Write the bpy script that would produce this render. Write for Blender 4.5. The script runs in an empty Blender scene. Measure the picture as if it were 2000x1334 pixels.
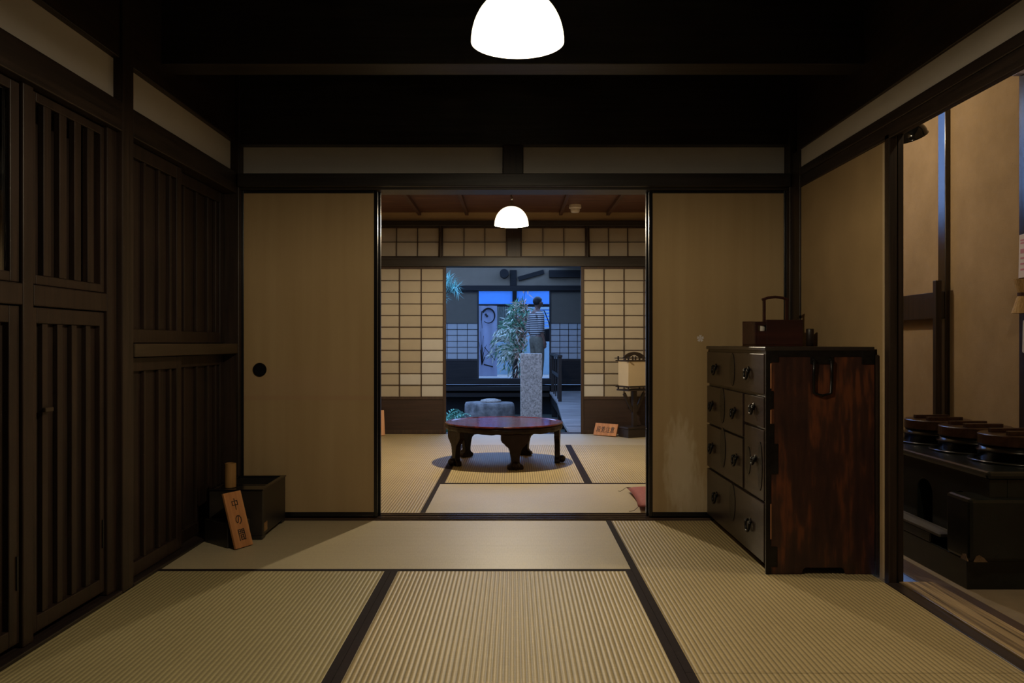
import bpy, bmesh, math, random
from mathutils import Vector, Matrix
random.seed(7)
SC = bpy.context.scene
COL = SC.collection
PI = math.pi
H = 0.92            # eye height above the tatami

# ------------------------------------------------------------------ materials
def newmat(name):
    m = bpy.data.materials.new(name); m.use_nodes = True
    nt = m.node_tree
    return m, nt, nt.nodes['Principled BSDF']

def N(nt, kind, **kw):
    n = nt.nodes.new(kind)
    for k, v in kw.items():
        if k in n.inputs.keys(): n.inputs[k].default_value = v
        else: setattr(n, k, v)
    return n

def ramp(nt, stops):
    r = nt.nodes.new('ShaderNodeValToRGB')
    els = r.color_ramp.elements
    while len(els) < len(stops): els.new(0.5)
    for e, (p, c) in zip(els, stops):
        e.position = p; e.color = (*c, 1) if len(c) == 3 else c
    return r

def coords(nt, scale=(1, 1, 1), which='Object'):
    tc = nt.nodes.new('ShaderNodeTexCoord'); mp = nt.nodes.new('ShaderNodeMapping')
    mp.inputs['Scale'].default_value = scale
    nt.links.new(tc.outputs[which], mp.inputs['Vector'])
    return mp.outputs['Vector']

def plain(name, c, rough=0.5, metal=0.0, var=0.15, scale=14, bump=0.0, spec=0.5, bscale=None):
    m, nt, b = newmat(name)
    v = coords(nt)
    n = N(nt, 'ShaderNodeTexNoise', Scale=scale, Detail=5.0)
    nt.links.new(v, n.inputs['Vector'])
    r = ramp(nt, [(0.3, [x * (1 - var) for x in c]), (0.7, [min(1, x * (1 + var)) for x in c])])
    nt.links.new(n.outputs['Fac'], r.inputs['Fac'])
    nt.links.new(r.outputs['Color'], b.inputs['Base Color'])
    b.inputs['Roughness'].default_value = rough; b.inputs['Metallic'].default_value = metal
    b.inputs['Specular IOR Level'].default_value = spec
    if bump:
        n2 = N(nt, 'ShaderNodeTexNoise', Scale=bscale or scale * 4, Detail=6.0)
        nt.links.new(v, n2.inputs['Vector'])
        bp = N(nt, 'ShaderNodeBump', Strength=bump, Distance=0.01)
        nt.links.new(n2.outputs['Fac'], bp.inputs['Height']); nt.links.new(bp.outputs['Normal'], b.inputs['Normal'])
    return m

def wood(name, c1, c2, axis='Z', rough=0.45, dens=30, bump=0.15, spec=0.4):
    m, nt, b = newmat(name)
    s = {'X': (1.2, dens, dens), 'Y': (dens, 1.2, dens), 'Z': (dens, dens, 1.2)}[axis]
    v = coords(nt, s)
    n = N(nt, 'ShaderNodeTexNoise', Scale=1.6, Detail=7.0, Distortion=0.6)
    nt.links.new(v, n.inputs['Vector'])
    r = ramp(nt, [(0.32, c1), (0.68, c2)])
    nt.links.new(n.outputs['Fac'], r.inputs['Fac']); nt.links.new(r.outputs['Color'], b.inputs['Base Color'])
    b.inputs['Roughness'].default_value = rough; b.inputs['Specular IOR Level'].default_value = spec
    bp = N(nt, 'ShaderNodeBump', Strength=bump, Distance=0.004)
    nt.links.new(n.outputs['Fac'], bp.inputs['Height']); nt.links.new(bp.outputs['Normal'], b.inputs['Normal'])
    return m

M = {}
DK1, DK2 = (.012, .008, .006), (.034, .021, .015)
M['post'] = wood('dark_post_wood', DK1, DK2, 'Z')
M['post_gloss'] = wood('polished_post_wood', DK1, DK2, 'Z', rough=.22, spec=.6)
M['beam_x'] = wood('dark_beam_wood_x', (.012, .010, .009), (.030, .024, .021), 'X')
M['beam_y'] = wood('dark_beam_wood_y', DK1, DK2, 'Y')
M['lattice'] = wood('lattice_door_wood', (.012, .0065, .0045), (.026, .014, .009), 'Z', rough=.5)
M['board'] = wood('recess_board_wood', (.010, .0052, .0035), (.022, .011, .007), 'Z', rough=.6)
M['rail_y'] = wood('rail_wood', (.024, .016, .009), (.05, .033, .02), 'Y', rough=.45)
M['ceil_dark'] = wood('near_ceiling_boards', (.010, .008, .007), (.025, .018, .014), 'Y', rough=.6)
M['ceil_brown'] = wood('brown_ceiling_boards', (.075, .032, .020), (.16, .075, .045), 'X', rough=.55, dens=18)
M['batten'] = wood('brown_batten_wood', (.06, .03, .02), (.12, .06, .035), 'Y', rough=.5)
M['black_lacquer'] = plain('black_lacquer', (.006, .006, .008), .22, var=.1, spec=.5)
M['sill'] = wood('worn_sill_wood', (.030, .018, .014), (.10, .066, .05), 'X', rough=.17, dens=60, bump=.06, spec=.65)
M['sill_dark'] = wood('dark_sill_wood', (.014, .010, .010), (.03, .02, .017), 'Y', rough=.4)
M['worn'] = wood('worn_threshold_wood', (.05, .028, .014), (.46, .33, .17), 'Y', rough=.45, dens=42, bump=.4)
M['step'] = wood('step_board_wood', (.045, .026, .018), (.085, .05, .034), 'Y', rough=.6)
M['shoji_wood'] = wood('shoji_wood', (.022, .012, .009), (.05, .027, .018), 'Z', rough=.5)
M['koshi'] = wood('shoji_base_board', (.018, .009, .0075), (.034, .017, .013), 'X', rough=.5)
M['plaster'] = plain('white_plaster', (.60, .56, .51), .9, var=.03, scale=5, spec=.1)
M['tan_strip'] = plain('tan_plaster', (.42, .32, .20), .9, var=.05, scale=8, spec=.1)
M['grey_plaster'] = plain('grey_plaster', (.21, .165, .115), .9, var=.06, scale=6, spec=.1)
M['iron'] = plain('black_iron', (.016, .015, .015), .35, metal=.7, var=.3, scale=30, bump=.1)
M['steel'] = plain('steel', (.5, .5, .5), .25, metal=1, var=.05)
M['white_plastic'] = plain('white_plastic', (.72, .68, .62), .4, var=.02)
M['cord'] = plain('black_cord', (.01, .01, .01), .6)
M['brass'] = plain('brass', (.35, .22, .08), .35, metal=1)

def fusuma_mat(name, marks):
    m, nt, b = newmat(name)
    v = coords(nt, (7, 7, .35))
    n = N(nt, 'ShaderNodeTexNoise', Scale=2.0, Detail=4.0)
    nt.links.new(v, n.inputs['Vector'])
    r = ramp(nt, [(.25, (.35, .245, .125)), (.75, (.42, .305, .165))])
    nt.links.new(n.outputs['Fac'], r.inputs['Fac'])
    last = r.outputs['Color']
    tc = nt.nodes.new('ShaderNodeTexCoord')
    for (c, half, soft, col, amt, nz) in marks:
        # a mark with its own outline: distance from centre in x/z, broken by noise
        sub = N(nt, 'ShaderNodeVectorMath', operation='SUBTRACT'); sub.inputs[1].default_value = (c[0], 0, c[1])
        nt.links.new(tc.outputs['Object'], sub.inputs[0])
        dv = N(nt, 'ShaderNodeVectorMath', operation='MULTIPLY'); dv.inputs[1].default_value = (1 / half[0], 0, 1 / half[1])
        nt.links.new(sub.outputs[0], dv.inputs[0])
        ln = N(nt, 'ShaderNodeVectorMath', operation='LENGTH'); nt.links.new(dv.outputs[0], ln.inputs[0])
        nn = N(nt, 'ShaderNodeTexNoise', Scale=nz[0], Detail=5.0)
        mp = nt.nodes.new('ShaderNodeMapping'); mp.inputs['Scale'].default_value = nz[1]
        nt.links.new(tc.outputs['Object'], mp.inputs['Vector']); nt.links.new(mp.outputs['Vector'], nn.inputs['Vector'])
        ad = N(nt, 'ShaderNodeMath', operation='MULTIPLY_ADD'); ad.inputs[1].default_value = 1.6; ad.inputs[2].default_value = -.8
        nt.links.new(nn.outputs['Fac'], ad.inputs[0])
        s2 = N(nt, 'ShaderNodeMath', operation='ADD'); nt.links.new(ln.outputs['Value'], s2.inputs[0]); nt.links.new(ad.outputs[0], s2.inputs[1])
        mr = N(nt, 'ShaderNodeMapRange'); mr.inputs['From Min'].default_value = 1 + soft; mr.inputs['From Max'].default_value = 1 - soft
        mr.inputs['To Max'].default_value = amt
        nt.links.new(s2.outputs[0], mr.inputs['Value'])
        mx = N(nt, 'ShaderNodeMix', data_type='RGBA'); mx.inputs['B'].default_value = (*col, 1)
        nt.links.new(mr.outputs['Result'], mx.inputs['Factor']); nt.links.new(last, mx.inputs['A'])
        last = mx.outputs['Result']
    nt.links.new(last, b.inputs['Base Color'])
    b.inputs['Roughness'].default_value = .85; b.inputs['Specular IOR Level'].default_value = .15
    return m

def plaster_mat(name, c1, c2, scale=3, bump=.25):
    m, nt, b = newmat(name)
    v = coords(nt)
    n = N(nt, 'ShaderNodeTexNoise', Scale=scale, Detail=8.0, Roughness=.65); nt.links.new(v, n.inputs['Vector'])
    r = ramp(nt, [(.3, c1), (.7, c2)]); nt.links.new(n.outputs['Fac'], r.inputs['Fac'])
    vo = N(nt, 'ShaderNodeTexVoronoi', Scale=38.0); nt.links.new(v, vo.inputs['Vector'])
    lt = N(nt, 'ShaderNodeMath', operation='LESS_THAN'); lt.inputs[1].default_value = .055
    nt.links.new(vo.outputs['Distance'], lt.inputs[0])
    mx = N(nt, 'ShaderNodeMix', data_type='RGBA'); mx.inputs['B'].default_value = (*[x * .4 for x in c1], 1)
    nt.links.new(lt.outputs[0], mx.inputs['Factor']); nt.links.new(r.outputs['Color'], mx.inputs['A'])
    nt.links.new(mx.outputs['Result'], b.inputs['Base Color'])
    n2 = N(nt, 'ShaderNodeTexNoise', Scale=120.0, Detail=3.0); nt.links.new(v, n2.inputs['Vector'])
    bp = N(nt, 'ShaderNodeBump', Strength=bump, Distance=.004)
    nt.links.new(n2.outputs['Fac'], bp.inputs['Height']); nt.links.new(bp.outputs['Normal'], b.inputs['Normal'])
    b.inputs['Roughness'].default_value = .92; b.inputs['Specular IOR Level'].default_value = .1
    return m
M['earth_wall'] = plaster_mat('earth_plaster', (.31, .222, .122), (.40, .29, .165))
M['side_wall'] = plain('tan_side_wall', (.31, .215, .11), .85, var=.08, scale=6, spec=.15)
M['doma'] = plaster_mat('earthen_floor', (.30, .25, .18), (.40, .33, .24), 4)

def tatami_mat(name, ca, cb, groove, rib=.0162, bump=.55, rough=.5, spec=.35):
    m, nt, b = newmat(name)
    tc = nt.nodes.new('ShaderNodeTexCoord')
    sx = nt.nodes.new('ShaderNodeSeparateXYZ'); nt.links.new(tc.outputs['Object'], sx.inputs[0])
    mu = N(nt, 'ShaderNodeMath', operation='MULTIPLY'); mu.inputs[1].default_value = 2 * PI / rib
    nt.links.new(sx.outputs['X'], mu.inputs[0])
    si = N(nt, 'ShaderNodeMath', operation='SINE'); nt.links.new(mu.outputs[0], si.inputs[0])
    h = N(nt, 'ShaderNodeMath', operation='MULTIPLY_ADD'); h.inputs[1].default_value = .5; h.inputs[2].default_value = .5
    nt.links.new(si.outputs[0], h.inputs[0])
    # rush stalks crossing the ribs
    mp = nt.nodes.new('ShaderNodeMapping'); mp.inputs['Scale'].default_value = (26, 240, 1)
    nt.links.new(tc.outputs['Object'], mp.inputs['Vector'])
    n = N(nt, 'ShaderNodeTexNoise', Scale=1.0, Detail=4.0); nt.links.new(mp.outputs['Vector'], n.inputs['Vector'])
    n2 = N(nt, 'ShaderNodeTexNoise', Scale=2.2, Detail=4.0); nt.links.new(tc.outputs['Object'], n2.inputs['Vector'])
    r = ramp(nt, [(.3, ca), (.72, cb)])
    av = N(nt, 'ShaderNodeMath', operation='MULTIPLY_ADD'); av.inputs[1].default_value = .6
    nt.links.new(n.outputs['Fac'], av.inputs[0])
    hf = N(nt, 'ShaderNodeMath', operation='MULTIPLY'); hf.inputs[1].default_value = .4
    nt.links.new(n2.outputs['Fac'], hf.inputs[0]); nt.links.new(hf.outputs[0], av.inputs[2])
    nt.links.new(av.outputs[0], r.inputs['Fac'])
    mx = N(nt, 'ShaderNodeMix', data_type='RGBA', blend_type='MULTIPLY'); mx.inputs['Factor'].default_value = 1
    r2 = ramp(nt, [(0.0, (groove,) * 3), (.55, (1, 1, 1))]); nt.links.new(h.outputs[0], r2.inputs['Fac'])
    nt.links.new(r.outputs['Color'], mx.inputs['A']); nt.links.new(r2.outputs['Color'], mx.inputs['B'])
    nt.links.new(mx.outputs['Result'], b.inputs['Base Color'])
    hh = N(nt, 'ShaderNodeMath', operation='MULTIPLY_ADD'); hh.inputs[1].default_value = .22
    nt.links.new(n.outputs['Fac'], hh.inputs[0]); nt.links.new(h.outputs[0], hh.inputs[2])
    bp = N(nt, 'ShaderNodeBump', Strength=bump, Distance=.0024)
    nt.links.new(hh.outputs[0], bp.inputs['Height']); nt.links.new(bp.outputs['Normal'], b.inputs['Normal'])
    b.inputs['Roughness'].default_value = rough; b.inputs['Specular IOR Level'].default_value = spec
    return m
M['tatami'] = tatami_mat('woven_rush', (.40, .31, .155), (.55, .44, .235), .5)
M['tatami_pale'] = tatami_mat('woven_rush_pale', (.41, .345, .22), (.53, .455, .30), .85, bump=.22, rough=.48, spec=.48)
M['tatami_green'] = tatami_mat('woven_rush_green', (.35, .29, .145), (.48, .41, .215), .66)
M['heri'] = plain('dark_cloth_border', (.015, .0095, .011), .85, var=.15, scale=90, bump=.1, spec=.15)

def paper_mat(name, c, trans=.45):
    m, nt, b = newmat(name)
    out = nt.nodes['Material Output']
    d = N(nt, 'ShaderNodeBsdfDiffuse'); t = N(nt, 'ShaderNodeBsdfTranslucent'); mx = N(nt, 'ShaderNodeMixShader'); mx.inputs[0].default_value = trans
    v = coords(nt); n = N(nt, 'ShaderNodeTexNoise', Scale=9.0, Detail=4.0); nt.links.new(v, n.inputs['Vector'])
    r = ramp(nt, [(.3, [x * .94 for x in c]), (.7, c)]); nt.links.new(n.outputs['Fac'], r.inputs['Fac'])
    nt.links.new(r.outputs['Color'], d.inputs['Color']); nt.links.new(r.outputs['Color'], t.inputs['Color'])
    nt.links.new(d.outputs[0], mx.inputs[1]); nt.links.new(t.outputs[0], mx.inputs[2]); nt.links.new(mx.outputs[0], out.inputs['Surface'])
    nt.nodes.remove(b)
    return m
M['paper'] = paper_mat('shoji_paper', (.42, .365, .285), .15)
M['paper_new'] = paper_mat('new_shoji_paper', (.52, .50, .475), .15)
M['paper_lantern'] = paper_mat('lantern_paper', (.66, .55, .37), .3)
M['shade'] = paper_mat('milk_glass', (.80, .77, .70), .22)
_nt = M['shade'].node_tree; _e = N(_nt, 'ShaderNodeEmission', Color=(1, .93, .80, 1), Strength=.75); _a = _nt.nodes.new('ShaderNodeAddShader')
_o = _nt.nodes['Material Output']; _l = _o.inputs['Surface'].links[0].from_socket
_nt.links.new(_l, _a.inputs[0]); _nt.links.new(_e.outputs[0], _a.inputs[1]); _nt.links.new(_a.outputs[0], _o.inputs['Surface'])
M['pane_blue'] = paper_mat('window_paper', (.30, .54, .85), .75)
M['noren'] = paper_mat('banner_cloth', (.50, .52, .62), .55)
M['curtain'] = paper_mat('curtain_cloth', (.36, .40, .36), .5)

def emit(name, c, s):
    m, nt, b = newmat(name)
    b.inputs['Emission Color'].default_value = (*c, 1); b.inputs['Emission Strength'].default_value = s
    b.inputs['Base Color'].default_value = (*c, 1)
    return m
M['bulb'] = emit('lit_bulb', (1, .86, .62), 12)

def chest_side():
    m, nt, b = newmat('red_brown_chest_wood')
    v = coords(nt, (1.9, 1, .5))
    n0 = N(nt, 'ShaderNodeTexNoise', Scale=2.2, Detail=2.0, Distortion=1.2); nt.links.new(v, n0.inputs['Vector'])
    w = N(nt, 'ShaderNodeMath', operation='MULTIPLY'); w.inputs[1].default_value = 26.0; nt.links.new(n0.outputs['Fac'], w.inputs[0])
    s = N(nt, 'ShaderNodeMath', operation='SINE'); nt.links.new(w.outputs[0], s.inputs[0])
    v2 = coords(nt, (16, 1, 2.5)); n2 = N(nt, 'ShaderNodeTexNoise', Scale=3.0, Detail=6.0); nt.links.new(v2, n2.inputs['Vector'])
    a = N(nt, 'ShaderNodeMath', operation='MULTIPLY_ADD'); a.inputs[1].default_value = .12
    nt.links.new(s.outputs[0], a.inputs[0]); nt.links.new(n2.outputs['Fac'], a.inputs[2])
    v3 = coords(nt); n3 = N(nt, 'ShaderNodeTexNoise', Scale=3.5, Detail=3.0); nt.links.new(v3, n3.inputs['Vector'])
    a2 = N(nt, 'ShaderNodeMath', operation='MULTIPLY_ADD'); a2.inputs[1].default_value = .55
    nt.links.new(n3.outputs['Fac'], a2.inputs[0]); nt.links.new(a.outputs[0], a2.inputs[2])
    r = ramp(nt, [(.50, (.018, .0085, .0085)), (.80, (.040, .016, .012)), (1.02, (.115, .036, .016))])
    nt.links.new(a2.outputs[0], r.inputs['Fac']); nt.links.new(r.outputs['Color'], b.inputs['Base Color'])
    b.inputs['Roughness'].default_value = .38; b.inputs['Specular IOR Level'].default_value = .4
    return m
M['chest_side'] = chest_side()
M['chest_front'] = wood('chest_front_lacquer', (.016, .0105, .009), (.034, .022, .018), 'Y', rough=.30, dens=20, bump=.05)
M['chest_rim'] = plain('chest_rim_lacquer', (.018, .014, .013), .3)
M['chest_bare'] = plain('bare_chipped_wood', (.30, .13, .06), .6)
M['red_box'] = wood('dark_red_box_wood', (.020, .006, .006), (.045, .013, .010), 'X', rough=.4, dens=16)
M['ebony'] = plain('dark_tube_wood', (.02, .013, .010), .45)
M['hibachi'] = plain('black_box_wood', (.018, .015, .012), .4, var=.3, scale=9)
M['bamboo'] = wood('aged_bamboo', (.22, .115, .04), (.36, .20, .075), 'Z', rough=.35, dens=24)
M['plaque'] = wood('plaque_wood', (.36, .15, .055), (.50, .23, .09), 'Z', rough=.5, dens=22)
M['ink'] = plain('black_ink', (.008, .007, .007), .6)
M['zabuton'] = plain('dusty_red_cloth', (.30, .072, .058), .8, var=.12, scale=60, bump=.2)
M['thread'] = plain('dark_thread', (.05, .02, .02), .8)
M['granite'] = plain('grey_granite', (.26, .225, .185), .8, var=.5, scale=55, bump=.5, bscale=70)
M['boulder'] = plain('rough_boulder', (.12, .11, .10), .85, var=.6, scale=9, bump=1.0, bscale=18)
M['moss'] = plain('garden_soil', (.04, .045, .032), .95, var=.4, scale=6, bump=.8)
M['deck'] = wood('weathered_deck', (.09, .078, .07), (.40, .36, .33), 'X', rough=.33, dens=14, bump=.3)
M['rail_dark'] = wood('railing_wood', (.008, .006, .005), (.02, .016, .014), 'Z', rough=.45, spec=.25)
M['ext_dark'] = wood('dark_exterior_wood', (.005, .004, .0035), (.013, .010, .008), 'X', rough=.55, spec=.2)
M['fern'] = plain('fern_green', (.10, .30, .19), .5, var=.4, scale=5)
M['pine'] = plain('pine_needles', (.20, .48, .42), .5, var=.3, scale=8)
M['bark'] = plain('bark', (.05, .04, .03), .9, var=.3, bump=.5)
M['leaf_a'] = plain('leaf_green', (.10, .24, .13), .5, var=.4, scale=9)
M['leaf_b'] = plain('leaf_pale', (.66, .70, .58), .5, var=.2, scale=9)
M['leaf_c'] = plain('leaf_russet', (.42, .25, .17), .5, var=.3, scale=9)
M['skin'] = plain('skin', (.15, .075, .05), .55, var=.05)
M['hair'] = plain('dark_hair', (.012, .010, .010), .6)
M['khaki'] = plain('khaki_cloth', (.13, .11, .075), .85, var=.2, scale=20, bump=.2)
M['bag'] = plain('black_bag', (.010, .010, .014), .5)
M['shoe'] = plain('dark_shoe', (.02, .02, .02), .6)
M['enamel'] = plain('black_enamel', (.008, .009, .010), .12, var=.1)
M['pot'] = plain('black_iron_pot', (.007, .006, .006), .22, var=.2, metal=.3)
M['lid_wood'] = wood('pot_lid_wood', (.022, .010, .006), (.055, .025, .014), 'Y', rough=.3, dens=22)
M['glaze'] = plain('black_green_glaze', (.012, .015, .014), .24, var=.35, scale=5, bump=.08, bscale=12)
M['glaze_rim'] = plain('stove_top_glaze', (.018, .020, .021), .20, var=.3, scale=5)
M['ash'] = wood('ashy_ledge', (.06, .055, .05), (.15, .14, .125), 'Y', rough=.8, dens=12)
M['broken'] = plain('chipped_clay', (.22, .15, .09), .95, var=.3, scale=40, bump=.5)
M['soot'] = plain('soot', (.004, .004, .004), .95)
M['sheet'] = plain('white_sheet', (.62, .58, .60), .8, var=.03)
M['pink_ink'] = plain('pink_print', (.50, .22, .30), .8)
M['straw'] = wood('straw_whisk', (.34, .22, .10), (.55, .38, .18), 'Z', rough=.8, dens=90)
M['cloth_white'] = plain('white_cloth', (.58, .56, .55), .9, bump=.2)
M['lilac'] = plain('switch_box_plastic', (.40, .38, .48), .5, var=.03)

def stripe_mat():
    m, nt, b = newmat('striped_shirt_cloth')
    tc = nt.nodes.new('ShaderNodeTexCoord'); sx = nt.nodes.new('ShaderNodeSeparateXYZ'); nt.links.new(tc.outputs['Object'], sx.inputs[0])
    mu = N(nt, 'ShaderNodeMath', operation='MULTIPLY'); mu.inputs[1].default_value = 2 * PI / .042; nt.links.new(sx.outputs['Z'], mu.inputs[0])
    si = N(nt, 'ShaderNodeMath', operation='SINE'); nt.links.new(mu.outputs[0], si.inputs[0])
    r = ramp(nt, [(.35, (.03, .03, .035)), (.6, (.42, .38, .35))])
    h = N(nt, 'ShaderNodeMath', operation='MULTIPLY_ADD'); h.inputs[1].default_value = .5; h.inputs[2].default_value = .5
    nt.links.new(si.outputs[0], h.inputs[0]); nt.links.new(h.outputs[0], r.inputs['Fac']); nt.links.new(r.outputs['Color'], b.inputs['Base Color'])
    b.inputs['Roughness'].default_value = .85
    return m
M['stripes'] = stripe_mat()

def table_top_mat():
    m, nt, b = newmat('red_lacquered_burl')
    v = coords(nt); n = N(nt, 'ShaderNodeTexNoise', Scale=7.0, Detail=6.0, Distortion=1.6); nt.links.new(v, n.inputs['Vector'])
    r = ramp(nt, [(.35, (.045, .010, .013)), (.65, (.145, .030, .032))]); nt.links.new(n.outputs['Fac'], r.inputs['Fac'])
    nt.links.new(r.outputs['Color'], b.inputs['Base Color'])
    v2 = coords(nt, (6, 3, 1)); n2 = N(nt, 'ShaderNodeTexNoise', Scale=2.0, Detail=2.0, Distortion=1.0); nt.links.new(v2, n2.inputs['Vector'])
    bp = N(nt, 'ShaderNodeBump', Strength=.10, Distance=.006); nt.links.new(n2.outputs['Fac'], bp.inputs['Height']); nt.links.new(bp.outputs['Normal'], b.inputs['Normal'])
    b.inputs['Roughness'].default_value = .11
    return m
M['table_top'] = table_top_mat()
M['table_wood'] = plain('dark_carved_wood', (.012, .005, .004), .42, var=.35, scale=16, bump=.35, bscale=26, spec=.22)

def glass_mat():
    m, nt, b = newmat('window_glass')
    b.inputs['Base Color'].default_value = (.9, .95, 1, 1); b.inputs['Roughness'].default_value = .03
    b.inputs['Transmission Weight'].default_value = 1; b.inputs['IOR'].default_value = 1.45
    return m
M['glass'] = glass_mat()

# ------------------------------------------------------------------ builders
class MB:
    def __init__(s): s.bm = bmesh.new()
    def box(s, x0, x1, y0, y1, z0, z1):
        vs = [s.bm.verts.new((x, y, z)) for x in (x0, x1) for y in (y0, y1) for z in (z0, z1)]
        for f in ((0, 1, 3, 2), (4, 6, 7, 5), (0, 4, 5, 1), (2, 3, 7, 6), (0, 2, 6, 4), (1, 5, 7, 3)):
            s.bm.faces.new([vs[i] for i in f])
        return s
    def bar(s, p0, p1, w, t, up=(0, 0, 1)):      # rectangular bar from p0 to p1, width w across, thickness t along up
        p0, p1 = Vector(p0), Vector(p1); d = (p1 - p0).normalized(); up = Vector(up)
        a = d.cross(up)
        if a.length < 1e-5: a = d.cross(Vector((1, 0, 0)))
        a.normalize(); u = a.cross(d).normalized()
        vs = [s.bm.verts.new(p + a * sx * w / 2 + u * su * t / 2) for p in (p0, p1) for sx in (-1, 1) for su in (-1, 1)]
        for f in ((0, 1, 3, 2), (4, 6, 7, 5), (0, 4, 5, 1), (2, 3, 7, 6), (0, 2, 6, 4), (1, 5, 7, 3)):
            s.bm.faces.new([vs[i] for i in f])
        return s
    def cyl(s, p0, p1, r0, r1=None, seg=24, cap=True):
        r1 = r0 if r1 is None else r1
        p0, p1 = Vector(p0), Vector(p1); d = (p1 - p0).normalized()
        a = d.orthogonal().normalized(); b = d.cross(a)
        rings = []
        for p, r in ((p0, r0), (p1, r1)):
            rings.append([s.bm.verts.new(p + (a * math.cos(2 * PI * i / seg) + b * math.sin(2 * PI * i / seg)) * r) for i in range(seg)])
        for i in range(seg):
            s.bm.faces.new([rings[0][i], rings[0][(i + 1) % seg], rings[1][(i + 1) % seg], rings[1][i]])
        if cap: s.bm.faces.new(rings[0][::-1]); s.bm.faces.new(rings[1])
        return s
    def lathe(s, prof, c=(0, 0, 0), seg=48, close=False):
        rings = []
        for r, z in prof:
            if r < 1e-6: rings.append([s.bm.verts.new((c[0], c[1], c[2] + z))])
            else: rings.append([s.bm.verts.new((c[0] + r * math.cos(2 * PI * i / seg), c[1] + r * math.sin(2 * PI * i / seg), c[2] + z)) for i in range(seg)])
        pairs = list(zip(rings, rings[1:]))
        if close: pairs.append((rings[-1], rings[0]))
        for A, B in pairs:
            for i in range(seg):
                j = (i + 1) % seg
                if len(A) == 1 and len(B) == 1: continue
                if len(A) == 1: s.bm.faces.new([A[0], B[j], B[i]])
                elif len(B) == 1: s.bm.faces.new([A[i], A[j], B[0]])
                else: s.bm.faces.new([A[i], A[j], B[j], B[i]])
        return s
    def prism(s, poly, o, u, v, t):              # poly in (u,v) plane at o, extruded along u x v by t (centred)
        o, u, v = Vector(o), Vector(u), Vector(v); w = u.cross(v).normalized()
        A = [s.bm.verts.new(o + u * a + v * b - w * t / 2) for a, b in poly]
        B = [s.bm.verts.new(o + u * a + v * b + w * t / 2) for a, b in poly]
        n = len(poly)
        s.bm.faces.new(A[::-1]); s.bm.faces.new(B)
        for i in range(n): s.bm.faces.new([A[i], A[(i + 1) % n], B[(i + 1) % n], B[i]])
        return s
    def tube(s, pts, r, seg=8, taper=None):
        pts = [Vector(p) for p in pts]; rings = []
        prev = None
        for k, p in enumerate(pts):
            d = (pts[min(k + 1, len(pts) - 1)] - pts[max(k - 1, 0)]).normalized()
            if prev is None: a = d.orthogonal().normalized()
            else: a = (prev - d * prev.dot(d)).normalized()
            prev = a; b = d.cross(a)
            rr = r if taper is None else r + (taper - r) * k / (len(pts) - 1)
            rings.append([s.bm.verts.new(p + (a * math.cos(2 * PI * i / seg) + b * math.sin(2 * PI * i / seg)) * rr) for i in range(seg)])
        for A, B in zip(rings, rings[1:]):
            for i in range(seg): s.bm.faces.new([A[i], A[(i + 1) % seg], B[(i + 1) % seg], B[i]])
        s.bm.faces.new(rings[0][::-1]); s.bm.faces.new(rings[-1])
        return s
    def ball(s, c, r, sc=(1, 1, 1), seg=20):
        m = Matrix.Translation(c) @ Matrix.Diagonal((r * sc[0], r * sc[1], r * sc[2], 1))
        bmesh.ops.create_uvsphere(s.bm, u_segments=seg, v_segments=max(8, seg // 2), radius=1, matrix=m)
        return s
    def leaf(s, p, d, L, W, up=(0, 0, 1), fold=.15):
        p, d = Vector(p), Vector(d).normalized(); a = d.cross(Vector(up))
        if a.length < 1e-4: a = Vector((1, 0, 0))
        a.normalize(); n = a.cross(d)
        v = [p, p + d * L * .4 + a * W / 2 + n * fold * W, p + d * L, p + d * L * .4 - a * W / 2 + n * fold * W, p + d * L * .45]
        vs = [s.bm.verts.new(q) for q in v]
        s.bm.faces.new([vs[0], vs[1], vs[4]]); s.bm.faces.new([vs[1], vs[2], vs[4]]); s.bm.faces.new([vs[2], vs[3], vs[4]]); s.bm.faces.new([vs[3], vs[0], vs[4]])
        return s
    def build(s, name, mat, parent=None, bevel=0, smooth=False, loc=None, sub=0):
        bmesh.ops.recalc_face_normals(s.bm, faces=s.bm.faces)
        me = bpy.data.meshes.new(name); s.bm.to_mesh(me); s.bm.free()
        me.materials.append(mat)
        o = bpy.data.objects.new(name, me); COL.objects.link(o)
        if parent: o.parent = parent
        if loc: o.location = loc
        if bevel:
            b = o.modifiers.new('bevel', 'BEVEL'); b.width = bevel; b.segments = 2; b.limit_method = 'ANGLE'
        if sub:
            b = o.modifiers.new('sub', 'SUBSURF'); b.levels = sub; b.render_levels = sub
        if smooth:
            for p in me.polygons: p.use_smooth = True
        return o

def tag(o, label=None, cat=None, group=None, kind=None):
    if label: o['label'] = label
    if cat: o['category'] = cat
    if group: o['group'] = group
    if kind: o['kind'] = kind
    return o
def empty(name, loc=(0, 0, 0), rz=0, label=None, cat=None, group=None, kind=None):
    o = bpy.data.objects.new(name, None); COL.objects.link(o); o.location = loc; o.rotation_euler = (0, 0, rz); o.empty_display_size = .1
    return tag(o, label, cat, group, kind)
def box(name, mat, x0, x1, y0, y1, z0, z1, parent=None, bevel=0): return MB().box(x0, x1, y0, y1, z0, z1).build(name, mat, parent, bevel)
def struct(name, mat, *b, bevel=0): return tag(box(name, mat, *b, bevel=bevel), kind='structure')
NT = [0]
def trim(mat, *b, bevel=.004):
    NT[0] += 1
    return struct('trim_%d' % NT[0], mat, *b, bevel=bevel)
ND = [0]
def door(loc=(0, 0, 0), rz=0):
    ND[0] += 1
    return empty('door_%d' % ND[0], loc, rz, kind='structure')
NW = [0]
def window(loc=(0, 0, 0), rz=0):
    NW[0] += 1
    return empty('window_%d' % NW[0], loc, rz, kind='structure')

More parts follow.
